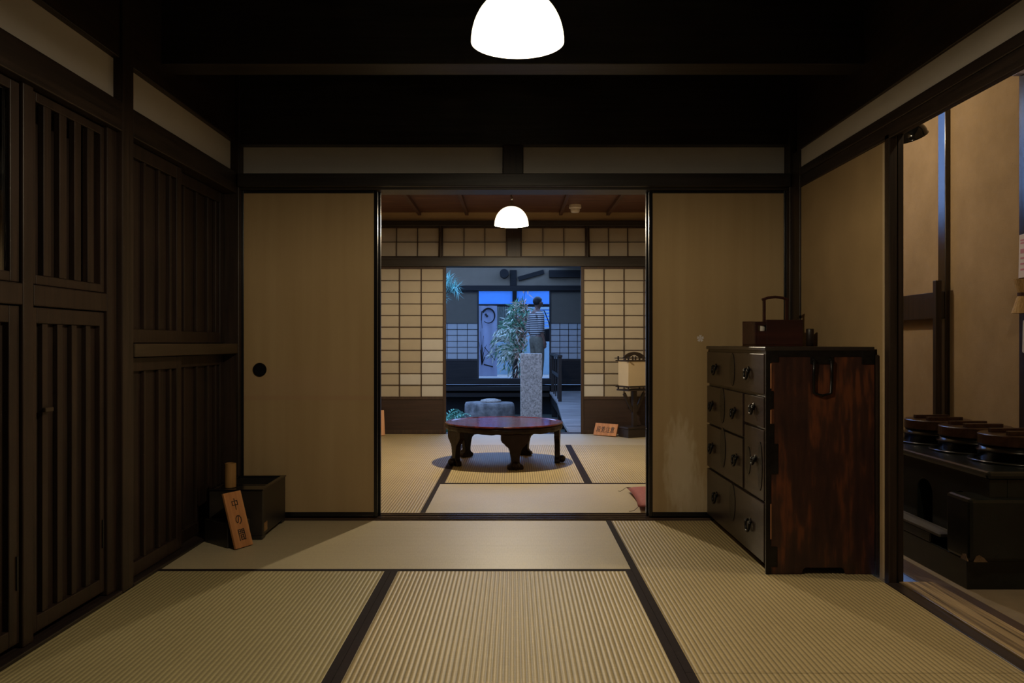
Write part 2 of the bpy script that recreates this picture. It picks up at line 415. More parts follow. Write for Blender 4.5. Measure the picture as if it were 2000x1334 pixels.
# ------------------------------------------------------------------ near room shell
struct('floor', M['sill_dark'], -1.62, 1.43, -.8, 4.25, -.10, -.056)
struct('ceiling', M['ceil_dark'], -1.62, 1.62, -.8, 4.5, 2.45, 2.5)
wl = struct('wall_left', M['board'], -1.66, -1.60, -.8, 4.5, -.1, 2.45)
for y0, y1 in ((.9, 3.015), (3.103, 4.26)):
    box('plaster_panel', M['plaster'], -1.60, -1.475, y0, y1, 1.80, 1.975, wl)
struct('wall_rear', M['board'], -1.62, 1.62, -.86, -.8, -.1, 2.45)
# left wall timbers
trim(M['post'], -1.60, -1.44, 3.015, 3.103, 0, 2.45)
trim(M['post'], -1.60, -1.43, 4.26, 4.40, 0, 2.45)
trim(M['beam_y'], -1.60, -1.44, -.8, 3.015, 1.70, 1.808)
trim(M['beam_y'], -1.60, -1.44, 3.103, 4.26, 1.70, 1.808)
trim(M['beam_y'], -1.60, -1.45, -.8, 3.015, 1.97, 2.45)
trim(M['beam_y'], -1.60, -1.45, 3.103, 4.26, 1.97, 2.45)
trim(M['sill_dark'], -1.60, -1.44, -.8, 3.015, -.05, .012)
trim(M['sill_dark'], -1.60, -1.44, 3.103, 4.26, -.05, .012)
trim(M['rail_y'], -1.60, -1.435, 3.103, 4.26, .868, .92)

def lattice_door(y0, y1, z0, z1, battens, xf=-1.47, stile=.045, rail=.05, open_back=False, bw=.014, bd=.020, wide=None, mat='lattice'):
    d = door((xf, (y0 + y1) / 2, z0))
    h = z1 - z0; a, b = y0 - (y0 + y1) / 2, y1 - (y0 + y1) / 2
    f = MB()
    f.box(-.03, 0, a, a + stile, 0, h).box(-.03, 0, b - stile, b, 0, h)
    f.box(-.03, 0, a + stile, b - stile, 0, rail).box(-.03, 0, a + stile, b - stile, h - rail, h)
    f.build('door_frame', M[mat], d, .003)
    if not open_back: box('back_board', M['board'], -.028, -.020, a + stile, b - stile, rail, h - rail, d)
    for yb in battens:
        yb -= (y0 + y1) / 2
        ww = wide or bw
        box('batten', M[mat], -.020, -.020 + bd, yb - ww / 2, yb + ww / 2, rail, h - rail, d, .002)
    return d
# near pair of cupboard-like doors (tall lower door, upper barred sash), and the next bay towards the camera
trim(M['lattice'], -1.60, -1.462, 2.945, 3.015, .012, 1.70)
trim(M['lattice'], -1.60, -1.462, 2.44, 2.495, .012, 1.70)
trim(M['lattice'], -1.60, -1.462, 2.495, 2.945, 1.035, 1.10)
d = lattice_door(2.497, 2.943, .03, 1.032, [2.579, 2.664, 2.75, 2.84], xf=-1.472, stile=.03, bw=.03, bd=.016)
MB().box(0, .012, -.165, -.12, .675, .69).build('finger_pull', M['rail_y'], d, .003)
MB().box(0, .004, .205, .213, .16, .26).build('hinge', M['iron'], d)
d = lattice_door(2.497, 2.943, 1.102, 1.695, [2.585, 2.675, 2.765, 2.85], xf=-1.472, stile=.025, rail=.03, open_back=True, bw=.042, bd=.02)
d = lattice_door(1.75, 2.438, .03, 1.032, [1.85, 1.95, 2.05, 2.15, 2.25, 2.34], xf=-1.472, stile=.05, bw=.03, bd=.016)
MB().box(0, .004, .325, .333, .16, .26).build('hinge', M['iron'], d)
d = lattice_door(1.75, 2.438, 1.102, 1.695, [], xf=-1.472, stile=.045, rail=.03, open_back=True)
box('glass_pane', M['glass'], -.016, -.010, -.295, .295, .03, .56, d)
trim(M['lattice'], -1.60, -1.462, 1.7, 2.44, 1.035, 1.10)
# far bay: two sliding board doors above and below the rail
for (z0, z1) in ((.014, .866), (.922, 1.698)):
    lattice_door(3.105, 3.635, z0, z1, [3.285, 3.42, 3.53], xf=-1.475, stile=.05, rail=.055, bw=.018, bd=.016)
    lattice_door(3.585, 4.255, z0, z1, [3.764, 3.914, 4.055, 4.16], xf=-1.508, stile=.05, rail=.055, bw=.018, bd=.016)

# partition wall with the fusuma doorway
wm = tag(box('wall_front', M['beam_x'], -1.60, 1.55, 4.27, 4.45, 1.957, 2.45), kind='structure')
box('plaster_panel', M['plaster'], -1.465, -.06, 4.33, 4.40, 1.79, 1.957, wm)
box('plaster_panel', M['plaster'], .049, 1.458, 4.33, 4.40, 1.79, 1.957, wm)
trim(M['post'], -.06, .049, 4.275, 4.42, 1.80, 1.957)
trim(M['beam_x'], -1.43, 1.43, 4.23, 4.27, 1.732, 1.80)
trim(M['beam_x'], -1.43, 1.43, 4.27, 4.42, 1.722, 1.79, bevel=.003)
trim(M['post'], 1.428, 1.505, 4.25, 4.42, -.05, 2.45)
trim(M['sill'], -1.43, 1.428, 4.254, 4.42, -.05, .004, bevel=.003)
MBs = MB()
for yy in (4.278, 4.322, 4.366, 4.405): MBs.box(-1.42, 1.42, yy - .006, yy + .006, .002, .009)
tag(MBs.build('trim_90', M['sill'], bevel=.002), kind='structure')
trim(M['beam_x'], -1.50, 1.45, 3.37, 3.51, 2.07, 2.45)

def fusuma(x0, x1, y, paper, pull=None, frame=.019):
    d = door(((x0 + x1) / 2, y, .010))
    a, b = x0 - (x0 + x1) / 2, x1 - (x0 + x1) / 2; h = 1.73 - .012
    f = MB()
    f.box(a, a + frame, 0, .024, 0, h).box(b - frame, b, 0, .024, 0, h).box(a + frame, b - frame, 0, .024, 0, .026).box(a + frame, b - frame, 0, .024, h - .02, h)
    f.build('door_frame', M['black_lacquer'], d, .003)
    box('paper_panel', paper, a + frame, b - frame, .004, .020, .026, h - .02, d)
    if pull:
        px, pz = pull[0] - (x0 + x1) / 2, pull[1] - .010
        MB().cyl((px, .005, pz), (px, -.002, pz), .034, .036).build('pull_rim', M['iron'], d, smooth=False)
        MB().cyl((px, -.002, pz), (px, -.003, pz), .028, .028).build('finger_pull', M['black_lacquer'], d)
    return d
fl = fusuma_mat('fusuma_paper', [((-.0, .625), (.75, .012), .5, (.36, .22, .13), .5, (3, (1, 1, 2))), ((-.12, .70), (.6, .07), .5, (.40, .27, .17), .35, (2, (1, 1, 2)))])  # thin reddish line with a broader reddish band above it
fr = fusuma_mat('fusuma_paper_stained', [((-.20, .28), (.075, .20), .35, (.66, .57, .42), .55, (14, (3, 1, .8))), ((-.14, .10), (.10, .13), .4, (.62, .54, .40), .4, (20, (4, 1, .5)))])
fusuma(-1.437, -.7165, 4.296, fl, (-1.333, .783))
fusuma(.7085, 1.434, 4.296, fr)
fusuma(-1.42, -.7075, 4.340, M['side_wall'])
fusuma(.700, 1.42, 4.340, M['side_wall'])
# small blossom-shaped paper patch on the right-hand fusuma
pm = MB()
cx, cz = (1368 - 1004) / 1600 * 4.297, H + (671 - 661) / 1600 * 4.297
for k in range(5):
    a = PI / 2 + k * 2 * PI / 5
    pts = [(0, 0)]
    for t, rr in ((-.5, .014), (-.25, .020), (0, .0165), (.25, .020), (.5, .014)): pts.append((rr * math.cos(a + t), rr * math.sin(a + t)))
    pm.prism(pts, (cx, 4.2985, cz), (1, 0, 0), (0, 0, 1), .001)
tag(pm.build('paper_patch', M['sheet']), 'small pale blossom-shaped patch stuck on the fusuma beside the chest', 'patch')

# right wall
wr = struct('wall_right', M['side_wall'], 1.45, 1.50, 3.19, 4.25, -.1, 1.73)
box('plaster_panel', M['plaster'], 1.45, 1.50, .5, 4.174, 1.80, 1.905, wr)
box('worn_edge', M['tan_strip'], 1.442, 1.45, 3.193, 3.208, 0, 1.70, wr, .002)
trim(M['beam_y'], 1.44, 1.505, -.8, 4.135, 1.765, 1.808)
trim(M['beam_y'], 1.442, 1.456, -.8, 4.135, 1.709, 1.765, bevel=.003)
trim(M['beam_y'], 1.468, 1.476, -.8, 3.19, 1.725, 1.765, bevel=.002)
trim(M['beam_y'], 1.488, 1.505, -.8, 3.19, 1.728, 1.765, bevel=.003)
trim(M['beam_y'], 1.44, 1.505, -.8, 4.174, 1.90, 2.45)
trim(M['post'], 1.44, 1.505, 4.135, 4.25, 0, 1.90)
trim(M['post'], 1.442, 1.473, 3.150, 3.19, -.05, 1.73)
trim(M['post'], 1.476, 1.503, 3.158, 3.19, -.05, 1.73)
trim(M['sill_dark'], 1.425, 1.478, -.8, 3.148, -.06, .001)
trim(M['worn'], 1.478, 1.613, -.8, 3.148, -.06, .006)
trim(M['step'], 1.613, 1.64, -.8, 8.3, -.42, -.03)
trim(M['step'], 1.64, 2.03, -.8, 8.0, -.24, -.20)
trim(M['step'], 1.99, 2.015, -.8, 8.0, -.42, -.24)

# ------------------------------------------------------------------ tatami
def tatami(cx, cy, length, width, crosswise, mat, label, heri=(1, 1)):
    t = empty('tatami_mat', (cx, cy, 0), PI / 2 if crosswise else 0, label, 'tatami mat', 'tatami mats covering the two rooms')
    w, l = width / 2 - .001, length / 2 - .001
    box('woven_surface', M[mat], -w, w, -l, l, -.055, 0, t)
    for s, on in zip((-1, 1), heri):
        if on:
            x0, x1 = (-w, -w + .0255) if s < 0 else (w - .0255, w)
            box('cloth_border', M['heri'], x0 - (.0004 if s < 0 else 0), x1 + (.0004 if s > 0 else 0), -l - .0003, l + .0003, -.05, .0018, t)
    return t
tatami((-1.44 - .496) / 2, 3.312 - .955, 1.91, .944, False, 'tatami_green', 'greenish tatami mat running along the dark lattice wall', heri=(0, 1))
tatami((-.496 + .477) / 2, 3.312 - .955, 1.91, .973, False, 'tatami', 'tatami mat straight ahead between two dark borders under the near lamp')
tatami((.477 + 1.425) / 2, (2.286 + 4.254) / 2, 1.968, .948, False, 'tatami', 'long tatami mat carrying the wooden drawer chest', heri=(1, 0))
tatami((.477 + 1.425) / 2, 2.286 - .95, 1.9, .948, False, 'tatami', 'tatami mat by the worn threshold, cut by the lower edge of the photo', heri=(1, 0))
tatami((-1.44 + .477) / 2, (3.312 + 4.254) / 2, 1.917, .942, True, 'tatami_pale', 'pale tatami mat lying crosswise against the near side of the doorway sill', heri=(1, 0))
# far room
tatami((-1.45 - .484) / 2, 4.425 + .973, 1.946, .966, False, 'tatami', 'far-room tatami mat just past the sill, running beside the hidden wall', heri=(0, 1))
tatami((-1.45 - .484) / 2, 8.316 - .973, 1.946, .966, False, 'tatami', 'far-room tatami mat ending at the shoji, at the table\'s far left foot', heri=(0, 1))
tatami(.483, (4.425 + 5.395) / 2, 1.934, .970, True, 'tatami_pale', 'pale crosswise tatami mat in the far room with the red cushion on it', heri=(0, 1))
tatami(-.484 + .487, (5.395 + 7.434) / 2, 2.039, .974, False, 'tatami', 'far-room tatami mat under the round low table')
tatami((.490 + 1.45) / 2, (5.395 + 7.434) / 2, 2.039, .96, False, 'tatami', 'ribbed far-room tatami mat to the right of the round table', heri=(1, 0))
tatami(.483, (7.434 + 8.316) / 2, 1.934, .882, True, 'tatami_pale', 'bluish daylit tatami mat lying crosswise before the garden opening', heri=(0, 0))

# ------------------------------------------------------------------ far room shell
struct('floor.001', M['sill_dark'], -1.7, 1.61, 4.42, 8.5, -.10, -.056)
struct('ceiling.001', M['ceil_brown'], -1.7, 1.61, 4.45, 8.45, 2.256, 2.29)
for xb in (-1.44, -.96, -.48, .475, .955, 1.43): trim(M['batten'], xb - .017, xb + .017, 4.45, 8.33, 2.222, 2.256, bevel=.003)
wf = struct('wall_left.001', M['tan_strip'], -1.75, -1.64, 4.45, 8.45, -.1, 2.256)
wf = struct('wall_right.001', M['tan_strip'], 1.56, 1.61, 4.42, 8.45, -.1, 2.256)
box('skirting', M['post'], 1.45, 1.56, 4.45, 8.3, -.05, .0, wf)
trim(M['sill_dark'], -1.64, -1.451, 4.45, 8.3, -.05, .0)
# garden-side wall: plaster strip, beams, transoms, shoji
struct('wall_back', M['tan_strip'], -1.64, 1.56, 8.345, 8.45, 2.165, 2.256)
trim(M['beam_x'], -1.64, 1.56, 8.30, 8.46, 2.112, 2.165)
trim(M['beam_x'], -1.64, 1.56, 8.30, 8.46, 1.703, 1.797)
trim(M['post'], -.072, .068, 8.305, 8.44, 1.797, 2.112)
trim(M['post'], -.757, -.735, 8.31, 8.44, 1.797, 2.112)
trim(M['post'], .735, .757, 8.31, 8.44, 1.797, 2.112)
trim(M['sill'], -1.64, 1.56, 8.316, 8.48, -.055, .004)

def shoji(x0, x1, z0, z1, cols, rows, y=8.35, koshi=0.0, stile=.03, newcells=(), as_window=False):
    d = (window if as_window else door)(((x0 + x1) / 2, y, z0))
    w = x1 - x0; h = z1 - z0; a = -w / 2; b = w / 2
    tr = .022 if not as_window else .016
    f = MB().box(a, a + stile, 0, .03, 0, h).box(b - stile, b, 0, .03, 0, h).box(a + stile, b - stile, 0, .03, h - tr, h)
    zb = koshi if koshi else tr
    if koshi:
        f.box(a + stile, b - stile, 0, .03, 0, .035).box(a + stile, b - stile, 0, .03, koshi - .03, koshi)
    else: f.box(a + stile, b - stile, 0, .03, 0, tr)
    f.build('sash_frame', M['shoji_wood'], d, .002)
    if koshi: box('base_board', M['koshi'], a + stile, b - stile, .008, .022, .035, koshi - .03, d)
    pw = (w - 2 * stile) / cols; ph = (h - tr - zb) / rows
    g = MB()
    for i in range(1, cols): g.box(a + stile + i * pw - .004, a + stile + i * pw + .004, .002, .016, zb, h - tr)
    for j in range(1, rows): g.box(a + stile, b - stile, .003, .015, zb + j * ph - .0035, zb + j * ph + .0035)
    g.build('lattice', M['shoji_wood'], d)
    p = box('paper_sheet', M['paper'], a + stile, b - stile, .016, .018, zb, h - tr, d)
    for (i, j) in newcells:
        c = box('patched_pane', M['paper_new'], a + stile + i * pw + .003, a + stile + (i + 1) * pw - .003, .0145, .0158, zb + j * ph + .003, zb + (j + 1) * ph - .003, d)
        c['label'] = 'whiter replaced paper pane'
    return d
shoji(-1.638, -.694, .004, 1.703, 4, 11, koshi=.375, newcells=((3, 0), (3, 1), (3, 2), (3, 3), (3, 4), (2, 1)))
shoji(.682, 1.558, .004, 1.703, 4, 11, koshi=.375, newcells=((0, 0), (0, 1)))
shoji(-1.64, -.757, 1.797, 2.112, 4, 2, stile=.012, as_window=True)
shoji(-.735, -.072, 1.797, 2.112, 3, 2, stile=.012, as_window=True)
shoji(.068, .735, 1.797, 2.112, 3, 2, stile=.012, as_window=True)
shoji(.757, 1.56, 1.797, 2.112, 4, 2, stile=.012, as_window=True)

# ------------------------------------------------------------------ lamps
def pendant(loc, ceil_z, label, power):
    p = empty('pendant_lamp', loc, 0, label, 'lamp', 'white glass pendant lamps')
    R = .133; prof = []
    n = 16
    for k in range(n + 1):
        t = k / n * PI / 2
        prof.append((R * math.cos(t) ** .92 if k < n else .022, .148 * math.sin(t)))
    inner = [(max(r - .004, .018), z - .003 if z > .01 else z) for r, z in reversed(prof)]
    MB().lathe(prof + inner, close=True, seg=64).build('glass_shade', M['shade'], p, smooth=True)
    MB().lathe([(0, .19), (.012, .19), (.018, .180), (.018, .158), (.027, .150), (.027, .140), (0, .140)], seg=24).build('socket_cap', M['steel'], p, smooth=False)
    MB().tube([(0, 0, .19), (.004, 0, .215), (0, 0, .24), (0, 0, ceil_z - loc[2] - .02)], .004).build('cord', M['cord'], p)
    MB().tube([(0, 0, .196), (.006, 0, .212), (-.004, 0, .232), (.003, 0, .25)], .007, 8).build('hook', M['steel'], p, smooth=True)
    MB().lathe([(0, ceil_z - loc[2]), (.035, ceil_z - loc[2]), (.03, ceil_z - loc[2] - .02), (0, ceil_z - loc[2] - .024)], seg=24).build('ceiling_rose', M['cord'], p)
    MB().lathe([(0, .140), (.012, .138), (.014, .115), (.030, .085), (.033, .065), (.024, .045), (0, .038)], seg=24).build('bulb', M['bulb'], p, smooth=True).visible_shadow = True
    L = bpy.data.lights.new('bulb_light', 'POINT'); L.energy = power; L.color = (1, .83, .57); L.shadow_soft_size = .022
    o = bpy.data.objects.new('bulb_light', L); COL.objects.link(o); o.parent = p; o.location = (0, 0, .034 - .025 + .0)
    return p
NEAR_P, FAR_P = 40, 135
pendant((.010, 2.34, 1.779), 2.45, 'large lit dome pendant lamp close overhead, cut by the top of the photo', NEAR_P)
pendant((-.020, 6.36, 1.837), 2.256, 'smaller-looking lit dome pendant lamp hanging over the round table', FAR_P)

# smoke detector
t = empty('smoke_detector', (.589, 7.90, 2.256), 0, 'small white round smoke detector under the brown ceiling', 'smoke detector')
MB().lathe([(0, 0), (.058, 0), (.060, -.03), (.052, -.036), (0, -.036)], seg=32).build('base', M['white_plastic'], t)
MB().lathe([(0, -.036), (.046, -.036), (.044, -.06), (.036, -.072), (0, -.074)], seg=32).build('sensor_cap', M['white_plastic'], t)

# ------------------------------------------------------------------ chest
ch = empty('drawer_chest', (1.004, 3.264, .001), 0, 'tall dark drawer chest with red-brown grained side and iron drop handles', 'chest')
CW, CD, CH = .432, 1.004, .906
box('carcass', M['chest_rim'], .014, CW, .012, CD, .03, CH - .014, ch)
sp = MB()
sp.prism([(0.012, 0), (.140, 0), (.150, .022), (.158, .026), (.300, .026), (.308, .022), (.318, 0), (CW, 0), (CW, CH - .016), (.012, CH - .016)], (0, .006, 0), (1, 0, 0), (0, 0, 1), .012)
sp.build('side_panel', M['chest_side'], ch)
MB().prism([(0, 0), (CW + .004, 0), (CW + .004, CD), (0, CD)], (-.004, -.003, CH - .008), (1, 0, 0), (0, 1, 0), .016).build('top_board', M['chest_rim'], ch, .003)
st = MB()
st.box(-.001, .020, -.0025, .010, 0, CH - .016).box(.020, CW, -.0022, 0, CH - .040, CH - .016)
st.build('corner_strap', M['iron'], ch, .001)
for z0, z1, w in ((.52, .60, .032), (.66, .73, .03), (.40, .52, .048), (.03, .11, .045), (.845, .89, .05)):
    MB().box(.018, w, -.003, 0, z0, z1).build('iron_plate', M['iron'], ch, .001)
MB().box(CW - .05, CW, -.003, 0, CH - .07, CH - .016).build('iron_plate', M['iron'], ch, .001)
for z0, z1 in ((.60, .655), (.74, .84), (.14, .28)):
    MB().box(.016, .021, -.0035, -.002, z0, z1).build('chipped_edge', M['chest_bare'], ch)
# side carrying handle
hx = .222
sh = MB()
for s in (-1, 1): sh.cyl((hx + s * .034, -.002, .853), (hx + s * .034, -.016, .853), .009, .006, 14)
sh.box(hx - .046, hx + .046, -.004, 0, .838, .868)
sh.build('handle_mount', M['iron'], ch, .001)
sh = MB()
sh.tube([(hx - .034, -.013, .853), (hx - .036, -.010, .80), (hx - .034, -.008, .722), (hx, -.008, .712), (hx + .034, -.008, .722), (hx + .036, -.010, .80), (hx + .034, -.013, .853)], .0055, 10)
sh.build('carrying_handle', M['iron'], ch, smooth=True)

def drawer(y0, y1, z0, z1, pulls, plates, name='drawer', roundplate=()):
    yy = lambda y: y - 3.264
    d = MB().box(-.002, .016, yy(y0) + .003, yy(y1) - .003, z0 + .003, z1 - .003).build(name, M['chest_front'], ch, .002)
    for (y, z, r) in pulls:
        y = yy(y)
        p = MB()
        p.cyl((-.002, y, z + .012), (-.006, y, z + .012), .016, .014, 20)
        for s in (-1, 1): p.cyl((-.004, y + s * r * .8, z + .014), (-.016, y + s * r * .8, z + .014), .006, .0045, 12)
        pts = [(-.013 - .004 * math.sin(PI * k / 12), y + r * math.cos(PI * k / 12) * (.8 + .25 * math.sin(PI * k / 12)), z + .014 - r * 1.35 * math.sin(PI * k / 12)) for k in range(13)]
        p.tube(pts, .0058, 8)
        p.build('drop_handle', M['iron'], d, smooth=True)
    for (y, z, a, b) in plates:
        y = yy(y)
        MB().prism([(a * math.cos(2 * PI * k / 32), b * math.sin(2 * PI * k / 32)) for k in range(32)], (-.003, y, z), (0, 1, 0), (0, 0, 1), .003).build('lock_plate', M['iron'], d)
    return d
drawer(3.285, 4.255, .712, .880, [(4.067, .793, .030), (3.50, .795, .030)], [(3.76, .80, .042, .075)])
drawer(3.590, 4.255, .508, .704, [(4.14, .604, .028), (3.72, .604, .028)], [(3.94, .622, .045, .085)])
drawer(3.285, 3.565, .577, .704, [(3.425, .644, .024)], [])
drawer(3.590, 4.255, .283, .504, [(4.14, .392, .030), (3.694, .396, .030)], [(3.93, .420, .05, .095)])
dd = drawer(3.285, 3.565, .283, .572, [(3.40, .43, .018)], [(3.50, .42, .030, .060), (3.335, .42, .03, .10)], name='cupboard_door')
drawer(3.285, 4.255, .035, .277, [(4.057, .159, .032), (3.477, .153, .032)], [(3.76, .19, .05, .085)])
# boards leaning behind the chest against the post
tag(MB().box(1.4385, 1.4445, 3.245, 3.262, .002, .875).build('board', M['ebony']), 'narrow black board standing between the chest and the doorway post', 'board')

# tobacco box on the chest
tb = empty('smoking_box', (1.235, 3.92, CH + .001), .12, 'small dark red wooden box with an upright carrying handle, on the chest', 'box')
b = MB()
b.box(-.118, .118, -.075, .075, 0, .008)
b.box(-.118, .118, .067, .075, .008, .120).box(-.118, -.110, -.067, .067, .008, .115).box(.110, .118, -.067, .067, .008, .125)
b.box(-.118, -.104, -.075, -.067, .008, .115).box(-.062, .118, -.075, -.067, .008, .125).box(-.104, -.062, -.075, -.067, .008, .072).box(-.104, -.062, -.075, -.067, .108, .115)
b.box(.035, .041, -.067, .067, .008, .123)
b.build('body', M['red_box'], tb, .002)
MB().box(-.055, .035, -.067, .067, .095, .108).build('inner_tray', M['red_box'], tb)
MB().lathe([(0, 0), (.026, 0), (.030, .04), (.030, .09), (.027, .09), (.026, .04), (0, .01)], (-.078, -.022, .009), 24).build('ceramic_cup', M['white_plastic'], tb, smooth=True)
for s in (-1, 1): MB().box(.016 + s * .056 - .006, .016 + s * .056 + .006, -.006, .006, .108, .222).build('handle_post', M['red_box'], tb, .001)
MB().tube([(-.05, 0, .222), (-.02, 0, .232), (.016, 0, .236), (.052, 0, .232), (.082, 0, .222)], .0065, 8).build('handle_bar', M['red_box'], tb)
tag(MB().lathe([(0, 0), (.017, 0), (.018, .08), (.0165, .083), (.014, .083), (.014, .02), (0, .02)], (1.405, 3.89, CH + .001), 24).build('small_tube', M['ebony'], smooth=True), 'short dark upright tube beside the red box on the chest', 'tube')

# ------------------------------------------------------------------ black box, bamboo tube, room-name plaque
hb = empty('smoking_stand', (-1.305, 4.035, 0), .02, 'black square wooden floor box with open top in the dark corner', 'box')
W, D, HH = .125, .205, .232
b = MB()
b.box(-W, W, -D, -D + .016, .02, HH).box(-W, W, D - .016, D, .02, HH).box(-W, -W + .016, -D + .016, D - .016, .02, HH).box(W - .016, W, -D + .016, D - .016, .02, HH)
b.box(-W + .016, W - .016, -D + .016, D - .016, .02, .17)
b.build('body', M['hibachi'], hb, .003)
for sx in (-1, 1):
    for sy in (-1, 1):
        MB().box(sx * (W - .03) - .028, sx * (W - .03) + .028, sy * (D - .03) - .028, sy * (D - .03) + .028, .002, .02).build('foot', M['hibachi'], hb, .004)
box('worn_corner', M['bamboo'], W, W + .001, -D + .022, -D + .075, .035, .075, hb)
r = MB()
r.box(-W - .004, W + .004, -D - .004, -D + .02, HH, HH + .006).box(-W - .004, W + .004, D - .02, D + .004, HH, HH + .006)
r.box(-W - .004, -W + .02, -D + .02, D - .02, HH, HH + .006).box(W - .02, W + .004, -D + .02, D - .02, HH, HH + .006).box(-W + .02, W - .02, -.075, -.060, HH - .002, HH + .005)
r.box(-W + .02, W - .02, -D + .02, -.075, HH - .004, HH + .003)
r.build('rim', M['black_lacquer'], hb, .002)
tag(MB().lathe([(0, 0), (.0265, 0), (.027, .05), (.0265, .112), (.021, .114), (.0205, .03), (0, .03)], (-1.350, 3.898, HH + .006), 28).build('bamboo_cup', M['bamboo'], smooth=False), 'light brown bamboo tube standing on the black box', 'bamboo tube')

GLYPH = {
 'naka': [[(.15, .78), (.85, .78), (.83, .42), (.15, .42), (.15, .78)], [(.5, 1), (.5, 0)]],
 'no': [[(.55, .8), (.5, .5), (.37, .24), (.24, .22), (.14, .42), (.2, .66), (.42, .83), (.68, .8), (.86, .58), (.84, .32), (.7, .16), (.55, .08)]],
 'ma': [[(.12, .97), (.12, 0)], [(.12, .97), (.42, .97), (.42, .62), (.12, .62)], [(.12, .8), (.42, .8)], [(.58, .62), (.58, .97), (.88, .97), (.88, .03), (.78, .06)], [(.58, .62), (.88, .62)], [(.58, .8), (.88, .8)], [(.33, .48), (.67, .48), (.67, .08), (.33, .08), (.33, .48)], [(.33, .28), (.67, .28)]],
 'dan': [[(.36, .97), (.14, .86), (.14, .06)], [(.14, .68), (.4, .68)], [(.14, .47), (.4, .47)], [(.04, .17), (.42, .27)], [(.55, .93), (.55, .68), (.46, .55)], [(.55, .93), (.8, .93), (.8, .62), (.96, .62)], [(.5, .44), (.86, .44), (.72, .2), (.46, .0)], [(.55, .38), (.72, .15), (.97, .0)]],
 'sa': [[(.3, 1), (.38, .87)], [(.7, 1), (.62, .87)], [(.12, .84), (.88, .84)], [(.18, .69), (.82, .69)], [(.05, .54), (.95, .54)], [(.5, .84), (.5, .54)], [(.42, .54), (.3, .25), (.06, .0)], [(.35, .32), (.85, .32)], [(.6, .32), (.6, .05)], [(.28, .04), (.96, .04)]],
 'chu': [[(.12, .93), (.25, .81)], [(.05, .66), (.2, .56)], [(.07, .03), (.28, .38)], [(.58, 1), (.68, .86)], [(.4, .76), (.95, .76)], [(.45, .42), (.9, .42)], [(.34, .04), (.99, .04)], [(.67, .76), (.67, .04)]],
 'i': [[(.5, 1), (.5, .9)], [(.18, .89), (.82, .89)], [(.35, .85), (.4, .75)], [(.65, .85), (.6, .75)], [(.06, .73), (.94, .73)], [(.25, .63), (.75, .63), (.75, .36), (.25, .36), (.25, .63)], [(.25, .5), (.75, .5)], [(.14, .24), (.06, .03)], [(.3, .26), (.3, .04), (.66, .04), (.69, .15)], [(.47, .28), (.54, .16)], [(.78, .25), (.93, .08)]],
 'oku': [[(.5, 1), (.44, .9)], [(.2, .44), (.2, .88), (.8, .88), (.8, .44)], [(.3, .66), (.7, .66)], [(.5, .82), (.5, .46)], [(.35, .8), (.4, .72)], [(.65, .8), (.6, .72)], [(.5, .62), (.32, .48)], [(.5, .62), (.68, .48)], [(.04, .35), (.96, .35)], [(.5, .44), (.38, .18), (.08, .0)], [(.52, .34), (.66, .14), (.95, .0)]],
}
def write(par, chars, cells, size, y, w):
    for c, (x, z) in zip(chars, cells):
        g = MB()
        sx, sz = size if isinstance(size, tuple) else (size, size)
        for k, stroke in enumerate(GLYPH[c]):
            for (a, b) in zip(stroke, stroke[1:]):
                p0 = Vector((x + (a[0] - .5) * sx, y - .0002 * k, z + (a[1] - .5) * sz)); p1 = Vector((x + (b[0] - .5) * sx, y - .0002 * k, z + (b[1] - .5) * sz))
                e = (p1 - p0).normalized() * w * .35
                g.bar(p0 - e, p1 + e, w, .0012, (0, 1, 0))
        g.build('character', M['ink'], par)
def frame_matrix(o, u, v):       # object whose local x -> u, local z -> v, local -y faces out
    u = Vector(u).normalized(); v = Vector(v); v = (v - u * v.dot(u)).normalized(); n = v.cross(u)
    m = Matrix.Identity(4)
    for i in range(3): m[i][0] = u[i]; m[i][1] = n[i]; m[i][2] = v[i]; m[i][3] = o[i]
    return m
# plaque leaning on the black box
pl = empty('room_name_plaque', label='upright brown wooden plaque with three vertical characters, leaning by the black box', cat='sign')
o0, o1 = Vector((-1.236, 3.643, .005)), Vector((-1.189, 3.736, .005))
pl.matrix_world = frame_matrix((o0 + o1) / 2, o1 - o0, Vector((-.893 * .078, .45 * .078, .241)))
box('board', M['plaque'], -.052, .052, 0, .012, 0, .253, pl, .002)
write(pl, ['naka', 'no', 'ma'], [(0, .196), (0, .126), (0, .056)], (.044, .050), -.0006, .0036)
w = MB().prism([(-1.436, 3.80), (-1.285, 3.672), (-1.245, 3.752), (-1.225, 3.80)], (0, 0, .055), (1, 0, 0), (0, 1, 0), .11)
tag(w.build('sign_block', M['hibachi'], bevel=.004), 'low black block on the mat behind the upright plaque', 'block')

# ------------------------------------------------------------------ round low table
tc = empty('low_table', (-.078, 6.376, .001), 0, 'round low dark wood table with carved apron and glossy red top', 'table')
MB().lathe([(0, .300), (.452, .300), (.457, .304), (.457, .310), (.450, .314), (.425, .314), (.420, .311), (0, .311)], seg=96).build('tabletop', M['table_top'], tc, smooth=False)
ap = MB(); seg = 160
prof = [(.420, .300), (.446, .300), (.452, .288), (.448, .270), (.442, .258), (.420, .258)]
rings = []
for i in range(seg):
    a = 2 * PI * i / seg; wv = .5 + .5 * math.sin(i * 2 * PI / 8 + math.sin(i * .7)); ring = []
    for k, (r_, z_) in enumerate(prof):
        dr = .006 * wv if k in (2, 3) else 0; dz = -.006 * wv if k >= 3 else 0
        ring.append(ap.bm.verts.new(((r_ + dr) * math.cos(a), (r_ + dr) * math.sin(a), z_ + dz)))
    rings.append(ring)
